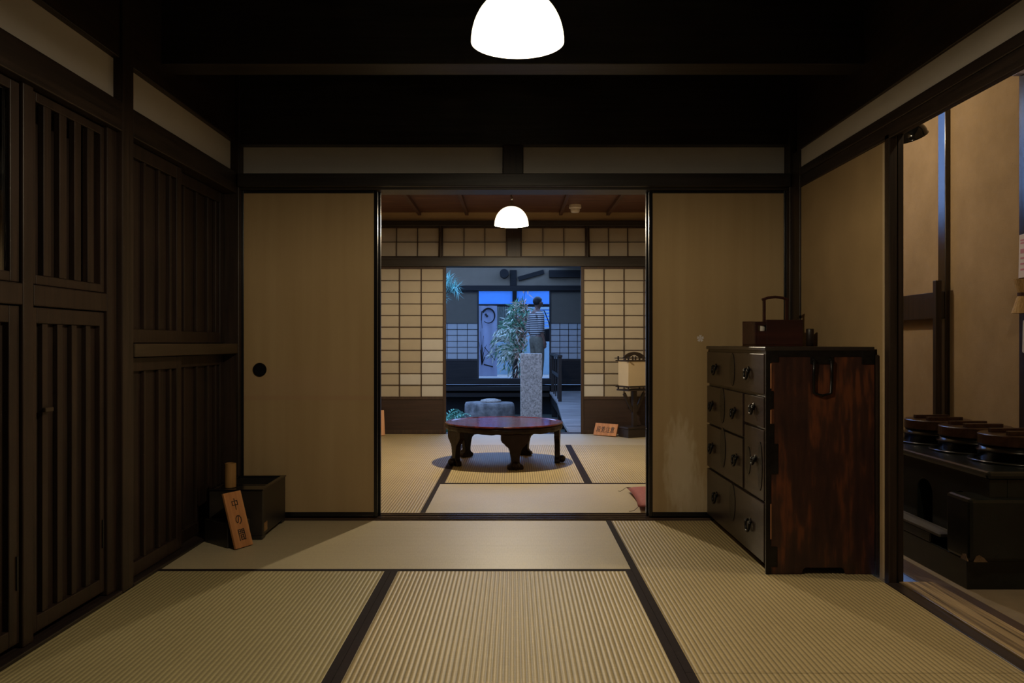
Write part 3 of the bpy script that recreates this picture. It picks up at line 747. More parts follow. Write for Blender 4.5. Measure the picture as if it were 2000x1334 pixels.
for i in range(seg):
    A, B = rings[i], rings[(i + 1) % seg]
    for k in range(len(prof)):
        l = (k + 1) % len(prof); ap.bm.faces.new([A[k], B[k], B[l], A[l]])
ap.build('apron', M['table_wood'], tc, smooth=True)
half = [(.105, .262), (.104, .215), (.094, .196), (.080, .186), (.066, .170), (.050, .158), (.042, .140), (.035, .110), (.030, .080), (.029, .055), (.036, .042), (.052, .034), (.060, .022), (.060, .006), (.050, 0)]
poly = [(x, z) for x, z in half] + [(-x, z) for x, z in reversed(half)]
for k in range(5):
    a = math.radians(354 + 72 * k)
    rad = Vector((math.cos(a), math.sin(a), 0)); tan = Vector((-math.sin(a), math.cos(a), 0))
    l = MB().prism(poly, rad * .415, tan, (0, 0, 1), .040)
    l.ball(rad * .450 + Vector((0, 0, .030)), .029, seg=16)
    l.build('leg', M['table_wood'], tc, .004)

# cushion
zb = empty('floor_cushion', (.99, 4.765, .001), -.03, 'dusty red floor cushion with corner tassels behind the doorway edge', 'cushion')
bm = MB(); nn = 18; S = .305
vs = {}
for side in (1, -1):
    for i in range(nn + 1):
        for j in range(nn + 1):
            u, v = i / nn * 2 - 1, j / nn * 2 - 1
            edge = max(abs(u), abs(v))
            if side < 0 and edge == 1: vs[(side, i, j)] = vs[(1, i, j)]; continue
            th = .034 * (1 - abs(u) ** 3) ** .6 * (1 - abs(v) ** 3) ** .6
            pin = 1 - .05 * (1 - u * u) * (abs(v)) - .05 * (1 - v * v) * abs(u)
            wr = .003 * math.sin(9 * u + 5 * v) * (1 - edge)
            vs[(side, i, j)] = bm.bm.verts.new((u * S * pin, v * S * pin, .028 + (th + wr if side > 0 else -min(th, .028))))
    for i in range(nn):
        for j in range(nn):
            bm.bm.faces.new([vs[(side, i, j)], vs[(side, i + 1, j)], vs[(side, i + 1, j + 1)], vs[(side, i, j + 1)]])
bm.build('cushion_body', M['zabuton'], zb, smooth=True)
for sx in (-1, 1):
    for sy in (-1, 1):
        MB().tube([(sx * S, sy * S, .026), (sx * (S + .02), sy * (S + .004), .010), (sx * (S + .035), sy * (S - .004), .004), (sx * (S + .048), sy * (S + .004), .004)], .0015, 6).build('corner_tassel', M['thread'], zb)

# ------------------------------------------------------------------ paper floor lantern
an = empty('floor_lantern', (1.2, 8.0, .001), 0, 'paper floor lantern on a dark stand with a carved arched top', 'lantern')
ea, eb = Vector((-.47, .883, 0)), Vector((.883, .47, 0))
A_, B_ = .17, .26
near = Vector((1.111 - 1.2, 7.956 - 8.0, 0))
cen = near + ea * A_ / 2 + eb * B_ / 2
def rbox(mb, ca, cb, ha, hb_, z0, z1):
    p = cen + ea * ca + eb * cb
    mb.bar(p + Vector((0, 0, 0)) - ea * ha + Vector((0, 0, (z0 + z1) / 2)), p + ea * ha + Vector((0, 0, (z0 + z1) / 2)), hb_ * 2, z1 - z0)
    return mb
b = rbox(MB(), 0, 0, A_ / 2, B_ / 2, 0, .085); rbox(b, 0, 0, A_ / 2 + .008, B_ / 2 + .008, .085, .102)
b.build('base_box', M['ebony'], an, .003)
s = MB(); rbox(s, .0, 0, .018, .022, .102, .46)
s.bar(cen + eb * -.12 + Vector((0, 0, .43)), cen + eb * -.02 + Vector((0, 0, .25)), .02, .03); s.bar(cen + eb * .12 + Vector((0, 0, .43)), cen + eb * .02 + Vector((0, 0, .25)), .02, .03)
s.build('stand', M['ebony'], an, .002)
s = MB(); rbox(s, 0, 0, A_ / 2 + .012, B_ / 2 + .012, .455, .468)
for ca in (-1, 1): rbox(s, ca * (A_ / 2), 0, .005, B_ / 2 + .03, .490, .500)
for cb in (-1, 1): rbox(s, 0, cb * (B_ / 2), A_ / 2 + .03, .005, .490, .500)
for ca in (-1, 1):
    for cb in (-1, 1): rbox(s, ca * A_ / 2, cb * B_ / 2, .006, .006, .468, .505)
s.build('tray', M['ebony'], an)
p_ = MB()
for ca in (-1, 1): rbox(p_, ca * (A_ / 2 - .002), 0, .001, B_ / 2, .505, .745)
for cb in (-1, 1): rbox(p_, 0, cb * (B_ / 2 - .002), A_ / 2, .001, .505, .745)
p_.build('paper_shade', M['paper_lantern'], an)
s = MB()
for ca in (-1, 1): rbox(s, ca * (A_ / 2), 0, .006, B_ / 2 + .03, .745, .756); rbox(s, ca * (A_ / 2), 0, .006, B_ / 2 + .04, .772, .780)
for cb in (-1, 1): rbox(s, 0, cb * (B_ / 2), A_ / 2 + .03, .006, .745, .756); rbox(s, 0, cb * B_ / 2, A_ / 2 + .02, .006, .772, .780)
for ca in (-1, 1):
    for cb in (-1, -.35, .35, 1): rbox(s, ca * A_ / 2, cb * B_ / 2, .006, .006, .756, .795)
s.build('top_frame', M['ebony'], an)
arch = []
for k in range(13): t = k / 12; arch.append((-.13 + .26 * t, .785 + .052 * math.sin(PI * t) ** .7))
arch += [(.13, .772), (.08, .772)] + [(.075 - .15 * k / 8, .772 + .034 * math.sin(PI * k / 8)) for k in range(9)] + [(-.08, .772), (-.13, .772)]
MB().prism(arch, cen - ea * .0, eb, (0, 0, 1), .014).build('carved_handle', M['ebony'], an)

# step-warning plaque and second room plaque
pl = empty('warning_plaque', label='wide brown wooden plaque with four characters leaning by the lantern base', cat='sign')
o0, o1 = Vector((.796, 8.255, .002)), Vector((1.009, 8.05, .002))
o0, o1 = Vector((.790, 8.20, .0085)), Vector((1.000, 8.045, .0085))
u = (o1 - o0)
pl.matrix_world = frame_matrix((o0 + o1) / 2, u, Vector((.020, .045, .115)))
box('board', M['plaque'], -.128, .128, 0, .014, 0, .125, pl, .002)
write(pl, ['dan', 'sa', 'chu', 'i'], [(-.079, .062), (-.027, .062), (.027, .062), (.079, .062)], (.046, .060), -.0006, .0040)
pl = empty('room_plaque', label='brown wooden plaque half hidden behind the left fusuma edge in the far room', cat='sign')
pl.matrix_world = frame_matrix((-1.355, 8.13, .007), (.95, .30, 0), (-.075, .05, .245))
box('board', M['plaque'], -.075, .075, 0, .014, 0, .255, pl, .002)
write(pl, ['oku', 'no', 'ma'], [(0, .200), (0, .128), (0, .056)], (.08, .056), -.0006, .006)

# ------------------------------------------------------------------ kitchen side
KZ = -.42
struct('floor.002', M['doma'], 1.6, 3.7, -.8, 9.0, KZ - .05, KZ)
wk = struct('wall_kitchen', M['earth_wall'], 3.6, 3.72, -.8, 9.0, KZ, 3.6)
struct('wall_end.001', M['earth_wall'], 1.5, 3.7, -.9, -.8, KZ, 3.65)
we = struct('wall_end', M['earth_wall'], 1.506, 3.6, 8.9, 9.0, KZ, 2.15)
box('plaster_panel', M['earth_wall'], 2.95, 3.6, 8.9, 9.0, 2.15, 3.6, we)
NW[0] += 1
wn = empty('window_%d' % NW[0], (2.225, 8.95, 2.15), kind='structure')  # unseen high window, added so the posts reflect blue sky
for xx in (-.70, -.24, .24, .70): box('mullion', M['post'], xx - .02, xx + .02, -.03, .03, 0, 1.45, wn)
box('glass_pane', M['glass'], -.70, .70, -.004, .004, 0, 1.45, wn)
kc = struct('ceiling.002', M['ceil_dark'], 1.506, 3.7, -.8, 4.6, 3.6, 3.65)
box('roof_boards', M['ceil_dark'], 1.506, 3.7, 4.6, 9.0, 3.6, 3.65, kc)
struct('wall_kitchen.001', M['earth_wall'], 1.506, 1.556, -.8, 8.9, 1.9, 3.6)
trim(M['post_gloss'], 3.56, 3.60, 6.765, 6.88, KZ, 3.6)
trim(M['post_gloss'], 3.56, 3.60, 5.66, 5.777, KZ, 3.6)
# waist-high partition post with rail by the earth wall
rk = empty('rack_post', (3.495, 6.765, KZ), 0, 'short dark wooden post with a wide rail against the earthen kitchen wall', 'post')
MB().box(-.025, .025, -.025, .025, 0, 1.86).build('upright', M['post'], rk, .003)
MB().box(.026, .05, -.02, 1.4, 1.55, 1.77).build('rail_board', M['post'], rk, .003)
# stove (kamado)
km = empty('clay_stove', (2.467, 4.46, KZ), 0, 'long black glazed clay cooking stove with arched fire holes and a plinth', 'stove')
LY = 2.2
MB().box(0, 1.1, 0, LY, 0, .16).box(0, .118, .40, LY, .16, .215).build('plinth', M['glaze'], km, .006)
box('ash_ledge', M['ash'], .002, .119, .30, LY - .01, .215, .232, km, .003)
# body with arched holes cut into the long side: profile in (y,z) with notches
def arch_pts(yc, hw, z0, z1, n=10):
    return [(yc + hw, z0)] + [(yc + hw * math.cos(PI * k / n), z1 - hw * .9 + hw * .9 * math.sin(PI * k / n)) for k in range(n + 1)] + [(yc - hw, z0)]
bz0, bz1 = .16, .60
holes = [(.27, .09), (.70, .095), (1.16, .095), (1.66, .095)]
body = MB(); outl = [(0.0, bz0)]
for yc, hw in holes: outl += list(reversed(arch_pts(yc, hw, bz0 + .0, .49)))
outl += [(LY, bz0), (LY, bz1), (0, bz1)]
body.prism(outl, (.119 + .05, 0, 0), (0, 1, 0), (0, 0, 1), .10)
body.build('fire_wall', M['glaze'], km, .004)
box('body', M['glaze'], .45, 1.05, 0.0, LY, .16, .60, km, .03)
box('fire_chamber_floor', M['soot'], .22, .45, 0.01, LY - .01, .16, .175, km)
box('end_wall', M['glaze'], .219, .45, 0, .14, .175, .60, km, .004)
MB().box(.219, .45, .14, LY, .56, .60).build('chamber_roof', M['soot'], km)
tp = MB(); tp.box(.100, 1.06, -.02, LY, .600, .642); tp.build('stove_top', M['glaze'], km, .021)
pr = MB(); pr.box(-.012, .34, -.045, .20, .16, .50); pr.build('stoke_box', M['glaze'], km, .02)
ck = MB(); ck.prism([(.0, .0), (.075, .0), (.055, .022), (.03, .038), (.012, .03)], (.01, -.045, .162), (1, 0, 0), (0, 0, 1), .006)
ck.prism([(.0, .0), (.07, .0), (.05, .03), (.02, .036)], (-.012, -.03, .162), (0, 1, 0), (0, 0, 1), .006); ck.build('chipped_corner', M['broken'], km)
for i, yc in enumerate((.41, .87, 1.34)):
    for dz in (0,):
        MB().lathe([(.268, .642), (.275, .648), (.268, .655), (.24, .655), (.235, .642)], (.533, yc, 0), 48).build('hob_ring', M['glaze_rim'], km, smooth=True)
PL = ('nearest black iron pot with a thick wooden lid on the clay stove', 'middle black iron pot with a wooden lid on the clay stove', 'farthest black iron pot with a wooden lid, beside the doorway post')
for i, yc in enumerate((.41, .87, 1.34)):
    p = empty('iron_pot', (2.467 + .533, 4.46 + yc, KZ + .6425), 0, PL[i], 'pot', 'lidded pots on the clay stove')
    MB().lathe([(0, .0), (.20, 0), (.214, .008), (.216, .055), (.226, .060), (.226, .068), (.213, .074), (.208, .098), (0, .098)], seg=64).build('pot_body', M['pot'], p, smooth=True)
    MB().lathe([(0, .098), (.214, .098), (.217, .103), (.217, .158), (.210, .163), (0, .163)], seg=64).build('lid', M['lid_wood'], p)
    for s in (-1, 1): MB().box(-.12, .12, s * .09 - .02, s * .09 + .02, .163, .186).build('lid_grip', M['lid_wood'], p, .003)
# hanging black pan-like shade high by the doorway post
t = empty('hanging_shade', (2.94, 6.1, 2.46), 0, 'round black enamel lamp shade seen high beyond the doorway post', 'lamp shade')
prof = [(.13 * math.cos(k / 12 * PI / 2) , .11 * math.sin(k / 12 * PI / 2)) for k in range(12)] + [(.02, .11)]
pt = MB().lathe([(.016, .10)] + [(r_ - .004, z_ - .004) for r_, z_ in reversed(prof[1:-1])] + [(.135, -.004)] + prof, (0, 0, 0), 40, close=True)
o = pt.build('shade', M['enamel'], t, smooth=True); o.rotation_euler = (math.radians(20), math.radians(-25), 0)
MB().tube([(0, 0, .1), (0, .0, .5), (0, 0, 1.14)], .005).build('cord', M['cord'], t)
# things on the second kitchen post
nt_ = empty('notice_sheet', (3.548, 5.645, 1.38), 0, 'white notice sheet with pink print hung on the kitchen post', 'notice')
MB().prism([(0, 0), (.135, 0), (.125, .30), (0, .31)], (0, -.02, 0), (0, 1, 0), (0, 0, 1), .003).build('sheet', M['sheet'], nt_)
l = MB()
for z in (.05, .09, .13, .17, .235, .255): l.box(-.0035, -.0025, -.005, .09, z, z + (.012 if z != .17 else .03))
l.build('printed_lines', M['pink_ink'], nt_)
ws = empty('straw_whisk', (3.52, 5.66, 1.13), 0, 'bound straw whisk hanging under the notice sheet', 'whisk')
MB().lathe([(0, 0), (.075, 0), (.045, .10), (.032, .13), (.045, .17), (.065, .235), (0, .24)], seg=20).build('bristles', M['straw'], ws)
MB().lathe([(.034, .118), (.038, .118), (.038, .142), (.034, .142)], seg=20, close=True).build('binding', M['thread'], ws)
tag(MB().prism([(0, 0), (.05, -.02), (.10, 0), (.09, .22), (.045, .24), (0, .22)], (3.5495, 5.61, .86), (0, 1, 0), (0, 0, 1), .022).build('hand_cloth', M['cloth_white'], bevel=.006), 'white cloth hanging below the straw whisk', 'cloth')
tag(MB().box(3.50, 3.56, 5.70, 5.765, 2.80, 2.86).build('switch_box', M['lilac'], bevel=.004), 'small pale lilac box mounted high on the kitchen post', 'box')

# ------------------------------------------------------------------ courtyard garden
GZ = -.45
struct('ground', M['moss'], -4.0, 1.7, 8.48, 15.9, GZ - .1, GZ)
struct('wall_garden', M['grey_plaster'], -4.1, -4.0, 8.45, 16, GZ, 2.6)
# corridor deck: boards running across
dk = empty('floor_deck', (0, 0, 0), kind='structure')
bm = MB(); y = 8.482
while y < 16.0:
    x0 = .575 if y < 9.6 else min(.68, .575 + (y - 9.6) * .032)
    bm.box(x0, 1.62, y, y + .145, -.035, 0.0); y += .150
bm.build('deck_boards', M['deck'], dk, .003)
MB().box(.70, .74, 8.5, 16, -.2, -.035).build('edge_beam', M['ext_dark'], dk)
for y in (9.2, 11.2, 13.1, 15.2): MB().box(.70, .80, y, y + .1, GZ, -.2).build('deck_post', M['ext_dark'], dk)
struct('wall_corridor', M['ext_dark'], 1.62, 1.7, 8.48, 16, GZ, 2.45)
struct('ceiling_corridor', M['ext_dark'], .9, 1.7, 8.5, 16, 2.45, 2.5)
rl = empty('deck_railing', (.70, 0, 0), 0, 'dark wooden railing along the edge of the deck corridor', 'railing')
for y, hw in ((13.0, .0275), (13.65, .009), (14.3, .009), (14.95, .009), (15.6, .02)): MB().box(.0275 - hw, .0275 + hw, y - hw, y + hw, 0.001, .70).build('post', M['rail_dark'], rl, .002)
MB().box(-.01, .065, 12.96, 15.72, .70, .735).build('top_rail', M['rail_dark'], rl, .003)
MB().box(.019, .036, 13.02, 15.7, .36, .42).build('middle_rail', M['rail_dark'], rl, .003)
tag(MB().box(.085, .375, 10.9, 11.15, GZ, .787).build('granite_post', M['granite'], bevel=.008), 'square grey granite post standing in the garden behind the table', 'stone post')
def rock(name, c, s, mat, seed, label, cat, flat=.5):
    rnd = random.Random(seed); bm = bmesh.new()
    bmesh.ops.create_icosphere(bm, subdivisions=4, radius=1)
    ph = [(rnd.uniform(0, 6), Vector((rnd.uniform(-1, 1), rnd.uniform(-1, 1), rnd.uniform(-1, 1))).normalized(), rnd.uniform(2, 7)) for _ in range(14)]
    for v in bm.verts:
        n = v.co.normalized(); k = 1 + sum(.035 * math.sin(p + f * n.dot(d)) for p, d, f in ph)
        q = n * k; q = Vector([math.copysign(abs(t) ** .6, t) for t in q])
        if q.z > flat: q.z = flat + (q.z - flat) * .08
        v.co = Vector((q.x * s[0], q.y * s[1], q.z * s[2]))
    m = MB(); m.bm.free(); m.bm = bm
    o = m.build(name, mat, smooth=True, loc=c); return tag(o, label, cat)
rock('boulder', (-.37, 12.7, -.30), (.37, .30, .52), M['boulder'], 3, 'broad flat-topped garden boulder behind the table', 'boulder', .58)
tag(MB().lathe([(0, 0), (.15, 0), (.165, .02), (.155, .045), (.08, .062), (0, .065)], (-.36, 12.7, .002), 32).build('round_stone', M['granite'], smooth=True), 'flat round stone lying on top of the boulder', 'stone')
def fern(c, n, L, seed, label):
    rnd = random.Random(seed); r = empty('fern', c, 0, label, 'fern', 'ferns in the courtyard garden')
    m = MB(); s = MB()
    for i in range(n):
        a = 2 * PI * i / n + rnd.uniform(-.3, .3); el = rnd.uniform(.35, 1.15); ll = L * rnd.uniform(.7, 1.1)
        d = Vector((math.cos(a), math.sin(a), 0)); pts = []
        for k in range(9):
            t = k / 8; pts.append(d * ll * t * math.cos(el) + Vector((0, 0, ll * (math.sin(el) * t * 1.6 - .95 * t * t * math.sin(el)))))
        s.tube(pts, .005, 5, .002)
        for k in range(1, 9):
            dd = (pts[k] - pts[k - 1]).normalized(); side = dd.cross(Vector((0, 0, 1))).normalized()
            for sg in (-1, 1):
                m.leaf(pts[k], side * sg + dd * .7, ll * .26 * (1.1 - k / 10), .032)
    m.build('fronds', M['fern'], r); s.build('stems', M['fern'], r)
    return r
fern((-.95, 11.75, GZ), 20, .62, 1, 'bluish green fern at the left edge of the garden opening')
fern((-.60, 11.65, GZ), 18, .42, 2, 'bluish green fern just before the boulder\'s left corner')
fern((-.06, 11.95, GZ), 18, .46, 4, 'bluish green fern between the boulder and the granite post')
fern((-1.15, 13.2, GZ), 12, .5, 5, 'fern mostly hidden by the shoji frame beside the boulder')
# pine bough entering at the upper left
pn = empty('pine_tree', (-1.36, 10.9, GZ), 0, 'pine with bluish needles whose bough tip shows at the top of the opening', 'tree')
tr = MB(); tr.tube([(0, 0, 0), (-.04, 0, 1.0), (.0, .02, 1.9), (-.03, 0, 2.9)], .06, 10, .03)
tr.tube([(0, .02, 1.7), (.22, 0, 2.05), (.48, 0, 2.22)], .018, 8, .006); tr.tube([(.22, 0, 2.05), (.42, -.03, 2.02), (.58, -.05, 2.10)], .010, 8, .004)
tr.build('trunk', M['bark'], pn)
nd = MB(); rnd = random.Random(9)
for (c, nnn, rad) in (((.48, 0, 2.2), 90, .17), ((.56, -.05, 2.10), 90, .17), ((.36, 0, 2.12), 60, .16), ((.40, -.02, 2.0), 70, .15), ((.25, 0, 2.25), 50, .16), ((.30, .0, 1.95), 50, .14), ((0, 0, 2.9), 80, .25), ((-.2, .1, 2.5), 60, .2)):
    for _ in range(nnn):
        d = Vector((rnd.gauss(.3, .8), rnd.gauss(0, .8), rnd.gauss(.1, .8))).normalized()
        p = Vector(c) + Vector((rnd.uniform(-.05, .05), rnd.uniform(-.05, .05), rnd.uniform(-.05, .05)))
        nd.leaf(p, d, rad * rnd.uniform(.6, 1.1), .010)
nd.build('needles', M['pine'], pn)

# ------------------------------------------------------------------ building across the garden
YB = 15.9
def bx(px, Y=YB): return (px - 1004) / 1600 * Y
def bz(py, Y=YB): return H + (671 - py) / 1600 * Y
struct('wall_across', M['grey_plaster'], -4.0, 1.62, YB, YB + .12, bz(560), 3.0)
trim(M['ext_dark'], -4.0, 1.62, YB - .06, YB + .14, bz(568), bz(558))
trim(M['ext_dark'], bx(996), bx(1009), YB - .05, YB, bz(558), bz(528))
NT[0] += 1
tag(MB().bar((bx(1012), YB - .04, bz(545)), (bx(1062), YB - .04, bz(531)), .08, .06, (0, 1, 0)).build('trim_%d' % NT[0], M['ext_dark']), kind='structure')
trim(M['ext_dark'], bx(1072), 1.62, YB - .16, YB, bz(543), bz(529))
tag(MB().cyl((bx(985), YB - .25, bz(536)), (bx(985), YB, bz(536)), .085, seg=24).build('trim_98', M['ext_dark']), kind='structure')
tag(MB().box(-4, 1.0, YB - 1.1, YB + .1, 3.0, 3.06).build('ceiling_eave', M['ext_dark']), kind='structure')
# veranda edge below
trim(M['ext_dark'], -4.0, .68, YB - .35, YB - .02, .02, .10)
trim(M['ext_dark'], -4.0, .68, YB - .28, YB - .1, -.10, -.02)
trim(M['ext_dark'], -4.0, 1.62, YB - .1, YB + .1, bz(750), bz(739))
struct('wall_under', M['soot'], -4.0, 1.7, YB - .02, YB + .06, GZ, bz(752))  # near-black sheet stands in for the shade under the veranda
# board doors flanking the opening; shoji reflections in their glass built as paper
def yard_door(x0, x1, rows, cols, x_off):
    d = door(((x0 + x1) / 2, YB + .02, bz(750)))
    a, b = x0 - (x0 + x1) / 2, x1 - (x0 + x1) / 2; h = bz(568) - bz(750); hb_ = bz(703) - bz(750)
    MB().box(a, a + .03, 0, .03, 0, h).box(b - .03, b, 0, .03, 0, h).box(a + .03, b - .03, 0, .03, h - .03, h).box(a + .03, b - .03, 0, .03, hb_ - .02, hb_ + .02).build('door_frame', M['rail_dark'], d)
    box('base_board', M['ext_dark'], a + .03, b - .03, .01, .02, 0, hb_ - .02, d)
    box('paper_sheet', M['yard_paper'], a + .03, b - .03, .016, .018, hb_ + .02, h - .03, d)
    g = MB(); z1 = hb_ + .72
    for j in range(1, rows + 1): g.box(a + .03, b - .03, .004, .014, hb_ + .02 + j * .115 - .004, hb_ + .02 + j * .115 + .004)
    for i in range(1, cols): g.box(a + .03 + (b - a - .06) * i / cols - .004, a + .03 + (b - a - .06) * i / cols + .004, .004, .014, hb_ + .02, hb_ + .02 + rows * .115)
    g.build('lattice', M['rail_dark'], d)  # grid imitates the lattice lines of the reflected shoji
    box('lower_paper', M['yard_paper_pale'], a + .03, b - .03, .0145, .0155, hb_ + .02, hb_ + .02 + rows * .115, d)  # pale sheet imitates the bright shoji reflected in the door glass
    return d
M['street'] = plain('street_wall', (.13, .19, .22), .9, var=.15, scale=2)
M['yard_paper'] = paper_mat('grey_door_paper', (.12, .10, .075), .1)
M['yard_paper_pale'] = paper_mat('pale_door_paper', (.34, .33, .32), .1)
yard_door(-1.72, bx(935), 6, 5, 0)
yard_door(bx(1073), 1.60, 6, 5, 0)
# back room floor and light shop front beyond it
YS = 19.0
def sx_(px): return bx(px, YS)
def sz_(py): return bz(py, YS)
struct('floor.003', M['deck'], -1.8, 1.8, YB + .12, YS + 1, .04, .10)
struct('wall_side', M['grey_plaster'], -1.8, -1.7, YB + .12, YS, .1, 2.5)
struct('wall_side.001', M['grey_plaster'], 1.7, 1.8, YB + .12, YS, .1, 2.5)
struct('ceiling.003', M['ext_dark'], -1.8, 1.8, 18.5, YS + .1, 2.5, 2.56)
trim(M['ext_dark'], sx_(1001), sx_(1009), YS, YS + .1, .1, 2.5)
trim(M['ext_dark'], -1.7, 1.7, YS, YS + .1, sz_(599), sz_(594))
trim(M['ext_dark'], -1.7, 1.7, YS, YS + .1, sz_(566), 2.5)
for a, b in ((sx_(925), sx_(1001)), (sx_(1009), sx_(1085))):
    w = window(((a + b) / 2, YS + .03, sz_(594)))
    box('paper_pane', M['pane_blue'], -(b - a) / 2, (b - a) / 2, 0, .004, 0, sz_(566) - sz_(594), w)
struct('ground.001', M['granite'], -6, 6, YS + 1, 26, .0, .05)
struct('wall_street', M['street'], -6, 6, 23.0, 23.2, .05, 3.2)
# striped curtain and slatted blind
ct = MB(); n = 60; x0, x1 = sx_(971), sx_(1001)
pts = []
for i in range(n + 1):
    t = i / n; pts.append((x0 + (x1 - x0) * t, .03 + .018 * math.sin(t * 2 * PI * 7)))
for (a, b) in zip(pts, pts[1:]):
    v = [ct.bm.verts.new((a[0], YS - .05 + a[1], z)) for z in (sz_(668), sz_(599))] + [ct.bm.verts.new((b[0], YS - .05 + b[1], z)) for z in (sz_(599), sz_(668))]
    ct.bm.faces.new(v)
o = ct.build('curtain', M['curtain']); o.modifiers.new('s', 'SOLIDIFY').thickness = .004
tag(o, 'pale pleated curtain beside the painted banner in the far shop front', 'curtain')
bl = empty('slatted_blind', (sx_(1062), YS - .01, 0), 0, 'pale blue slatted blind behind the striped-shirt person', 'blind')
m = MB(); z = sz_(656)
while z < sz_(600): m.bar((-.32, 0, z), (.20, 0, z), .055, .004, (0, .5, 1)); z += .075
m.build('slats', M['pane_blue'], bl)
for xx in (-.25, .15): MB().tube([(xx, 0, sz_(658)), (xx, 0, sz_(599))], .003, 6).build('cord', M['cord'], bl)
# painted cloth banner
bn = empty('painted_banner', (sx_(953), YS - .25, 0), 0, 'pale hanging cloth banner with black brush painting of a ring and grass', 'banner')
YN = YS - .25
m = MB(); nx, nz = 30, 8
g = {}
xa, xb = bx(933, YN) - sx_(953), bx(971, YN) - sx_(953); za, zb_ = bz(735, YN), bz(597, YN)
for i in range(nx + 1):
    for k in range(nz + 1):
        t = i / nx; g[i, k] = m.bm.verts.new((xa + (xb - xa) * t, .012 * math.sin(t * 12 + k * .3) - .012, za + (zb_ - za) * k / nz))
for i in range(nx):
    for k in range(nz): m.bm.faces.new([g[i, k], g[i + 1, k], g[i + 1, k + 1], g[i, k + 1]])
o = m.build('cloth', M['noren'], bn); o.modifiers.new('s', 'SOLIDIFY').thickness = .003
cx0, cz0 = bx(954, YN) - sx_(953), bz(617, YN)
pnt = MB()
def brush(pts, w0, w1):
    for k, (a, b) in enumerate(zip(pts, pts[1:])):
        w = w0 + (w1 - w0) * k / max(1, len(pts) - 2)
        a, b = Vector((a[0], -.042, a[1])), Vector((b[0], -.042, b[1])); e = (b - a).normalized() * .006
        pnt.bar(a - e, b + e, w, .004, (0, 1, 0))
ring = [(cx0 + .145 * math.cos(math.radians(150 - 280 * k / 26)), cz0 + .165 * math.sin(math.radians(150 - 280 * k / 26))) for k in range(27)]
brush(ring, .045, .016)
brush([(cx0 - .15, cz0 + .10), (cx0 - .16, cz0 - .1), (cx0 - .14, cz0 - .28)], .02, .01)
brush([(cx0 - .02, cz0 - .02), (cx0 - .07, cz0 + .04)], .05, .02)
gx, gz = cx0 - .15, bz(712, YN)
for dx, hh in ((-.06, .55), (-.02, .75), (.03, .65), (.08, .45), (.14, .3)): brush([(gx, gz), (gx + dx * .5, gz + hh * .6), (gx + dx * 1.3, gz + hh)], .018, .008)
brush([(gx + .06, gz + .40), (gx + .30, gz + .10)], .016, .010)
brush([(gx + .05, gz), (gx + .25, gz - .05)], .03, .015)
pnt.build('brush_painting', M['ink'], bn)
MB().box(xa - .03, xb + .03, -.01, .01, zb_, zb_ + .03).build('hanging_rod', M['rail_dark'], bn)

# leafy arrangement
sb = empty('leafy_arrangement', (.10, 17.5, .10), 0, 'tall arching arrangement of narrow pale and green leaves behind the granite post', 'plant')
rnd = random.Random(21)
stem = MB(); LV = {'leaf_a': MB(), 'leaf_b': MB(), 'leaf_c': MB()}
Yc = 17.5
def LP(px, py): return Vector((bx(px, Yc) - .10, 0, bz(py, Yc) - .10))
base = LP(1016, 712)
tips = [(966, 668), (962, 690), (975, 650), (985, 632), (978, 700), (1000, 610), (1010, 600), (1022, 604), (1030, 612), (1030, 572), (992, 690), (1005, 640), (1018, 628), (985, 715), (1000, 720), (1012, 655), (1024, 640), (990, 655), (1008, 725), (1020, 668), (997, 625), (1034, 625), (1014, 735), (1013, 740)]
for k, tpx in enumerate(tips):
    tip = LP(*tpx); top = LP(1016 * .45 + tpx[0] * .55 + rnd.uniform(-6, 6), min(tpx[1], 690) - rnd.uniform(18, 45))
    yo = rnd.uniform(-.25, .25)
    pts = []
    for i in range(13):
        t = i / 12
        p = base * (1 - t) ** 2 + top * 2 * t * (1 - t) + tip * t * t
        p = p + Vector((0, yo * t, 0)); pts.append(p)
    stem.tube(pts, .007, 5, .003)
    dense = 8 if tpx[1] != 572 else 1
    for i in range(3, 13):
        for _ in range(dense):
            d = (pts[i] - pts[i - 1]).normalized()
            dd = d * .6 + Vector((rnd.uniform(-.8, .5), rnd.uniform(-.7, .7), rnd.uniform(-.9, .25)))
            pz = pts[i] + Vector((rnd.uniform(-.07, .07), rnd.uniform(-.08, .08), rnd.uniform(-.07, .07)))
            low = pz.z < LP(1000, 640).z
            rr = rnd.random()
            if pz.x > LP(1008, 650).x and rr < .45: key = 'leaf_c'
            elif low and rr < .65: key = 'leaf_b'
            elif rr < .3: key = 'leaf_b'
            else: key = 'leaf_a'
            LV[key].leaf(pz, dd, rnd.uniform(.09, .20), rnd.uniform(.018, .034), (rnd.uniform(-.4, .4), -1, .3))
stem.build('stems', M['bark'], sb)
for k_, nm_ in (('leaf_a', 'green_leaves'), ('leaf_b', 'pale_leaves'), ('leaf_c', 'russet_leaves')): LV[k_].build(nm_, M[k_], sb)
MB().lathe([(0, 0), (.14, 0), (.17, .15), (.15, .4), (.09, .5), (.10, .53), (.08, .53), (.08, .45), (0, .45)], (base.x, 0, 0), 32).build('vase', M['hibachi'], sb, smooth=True)

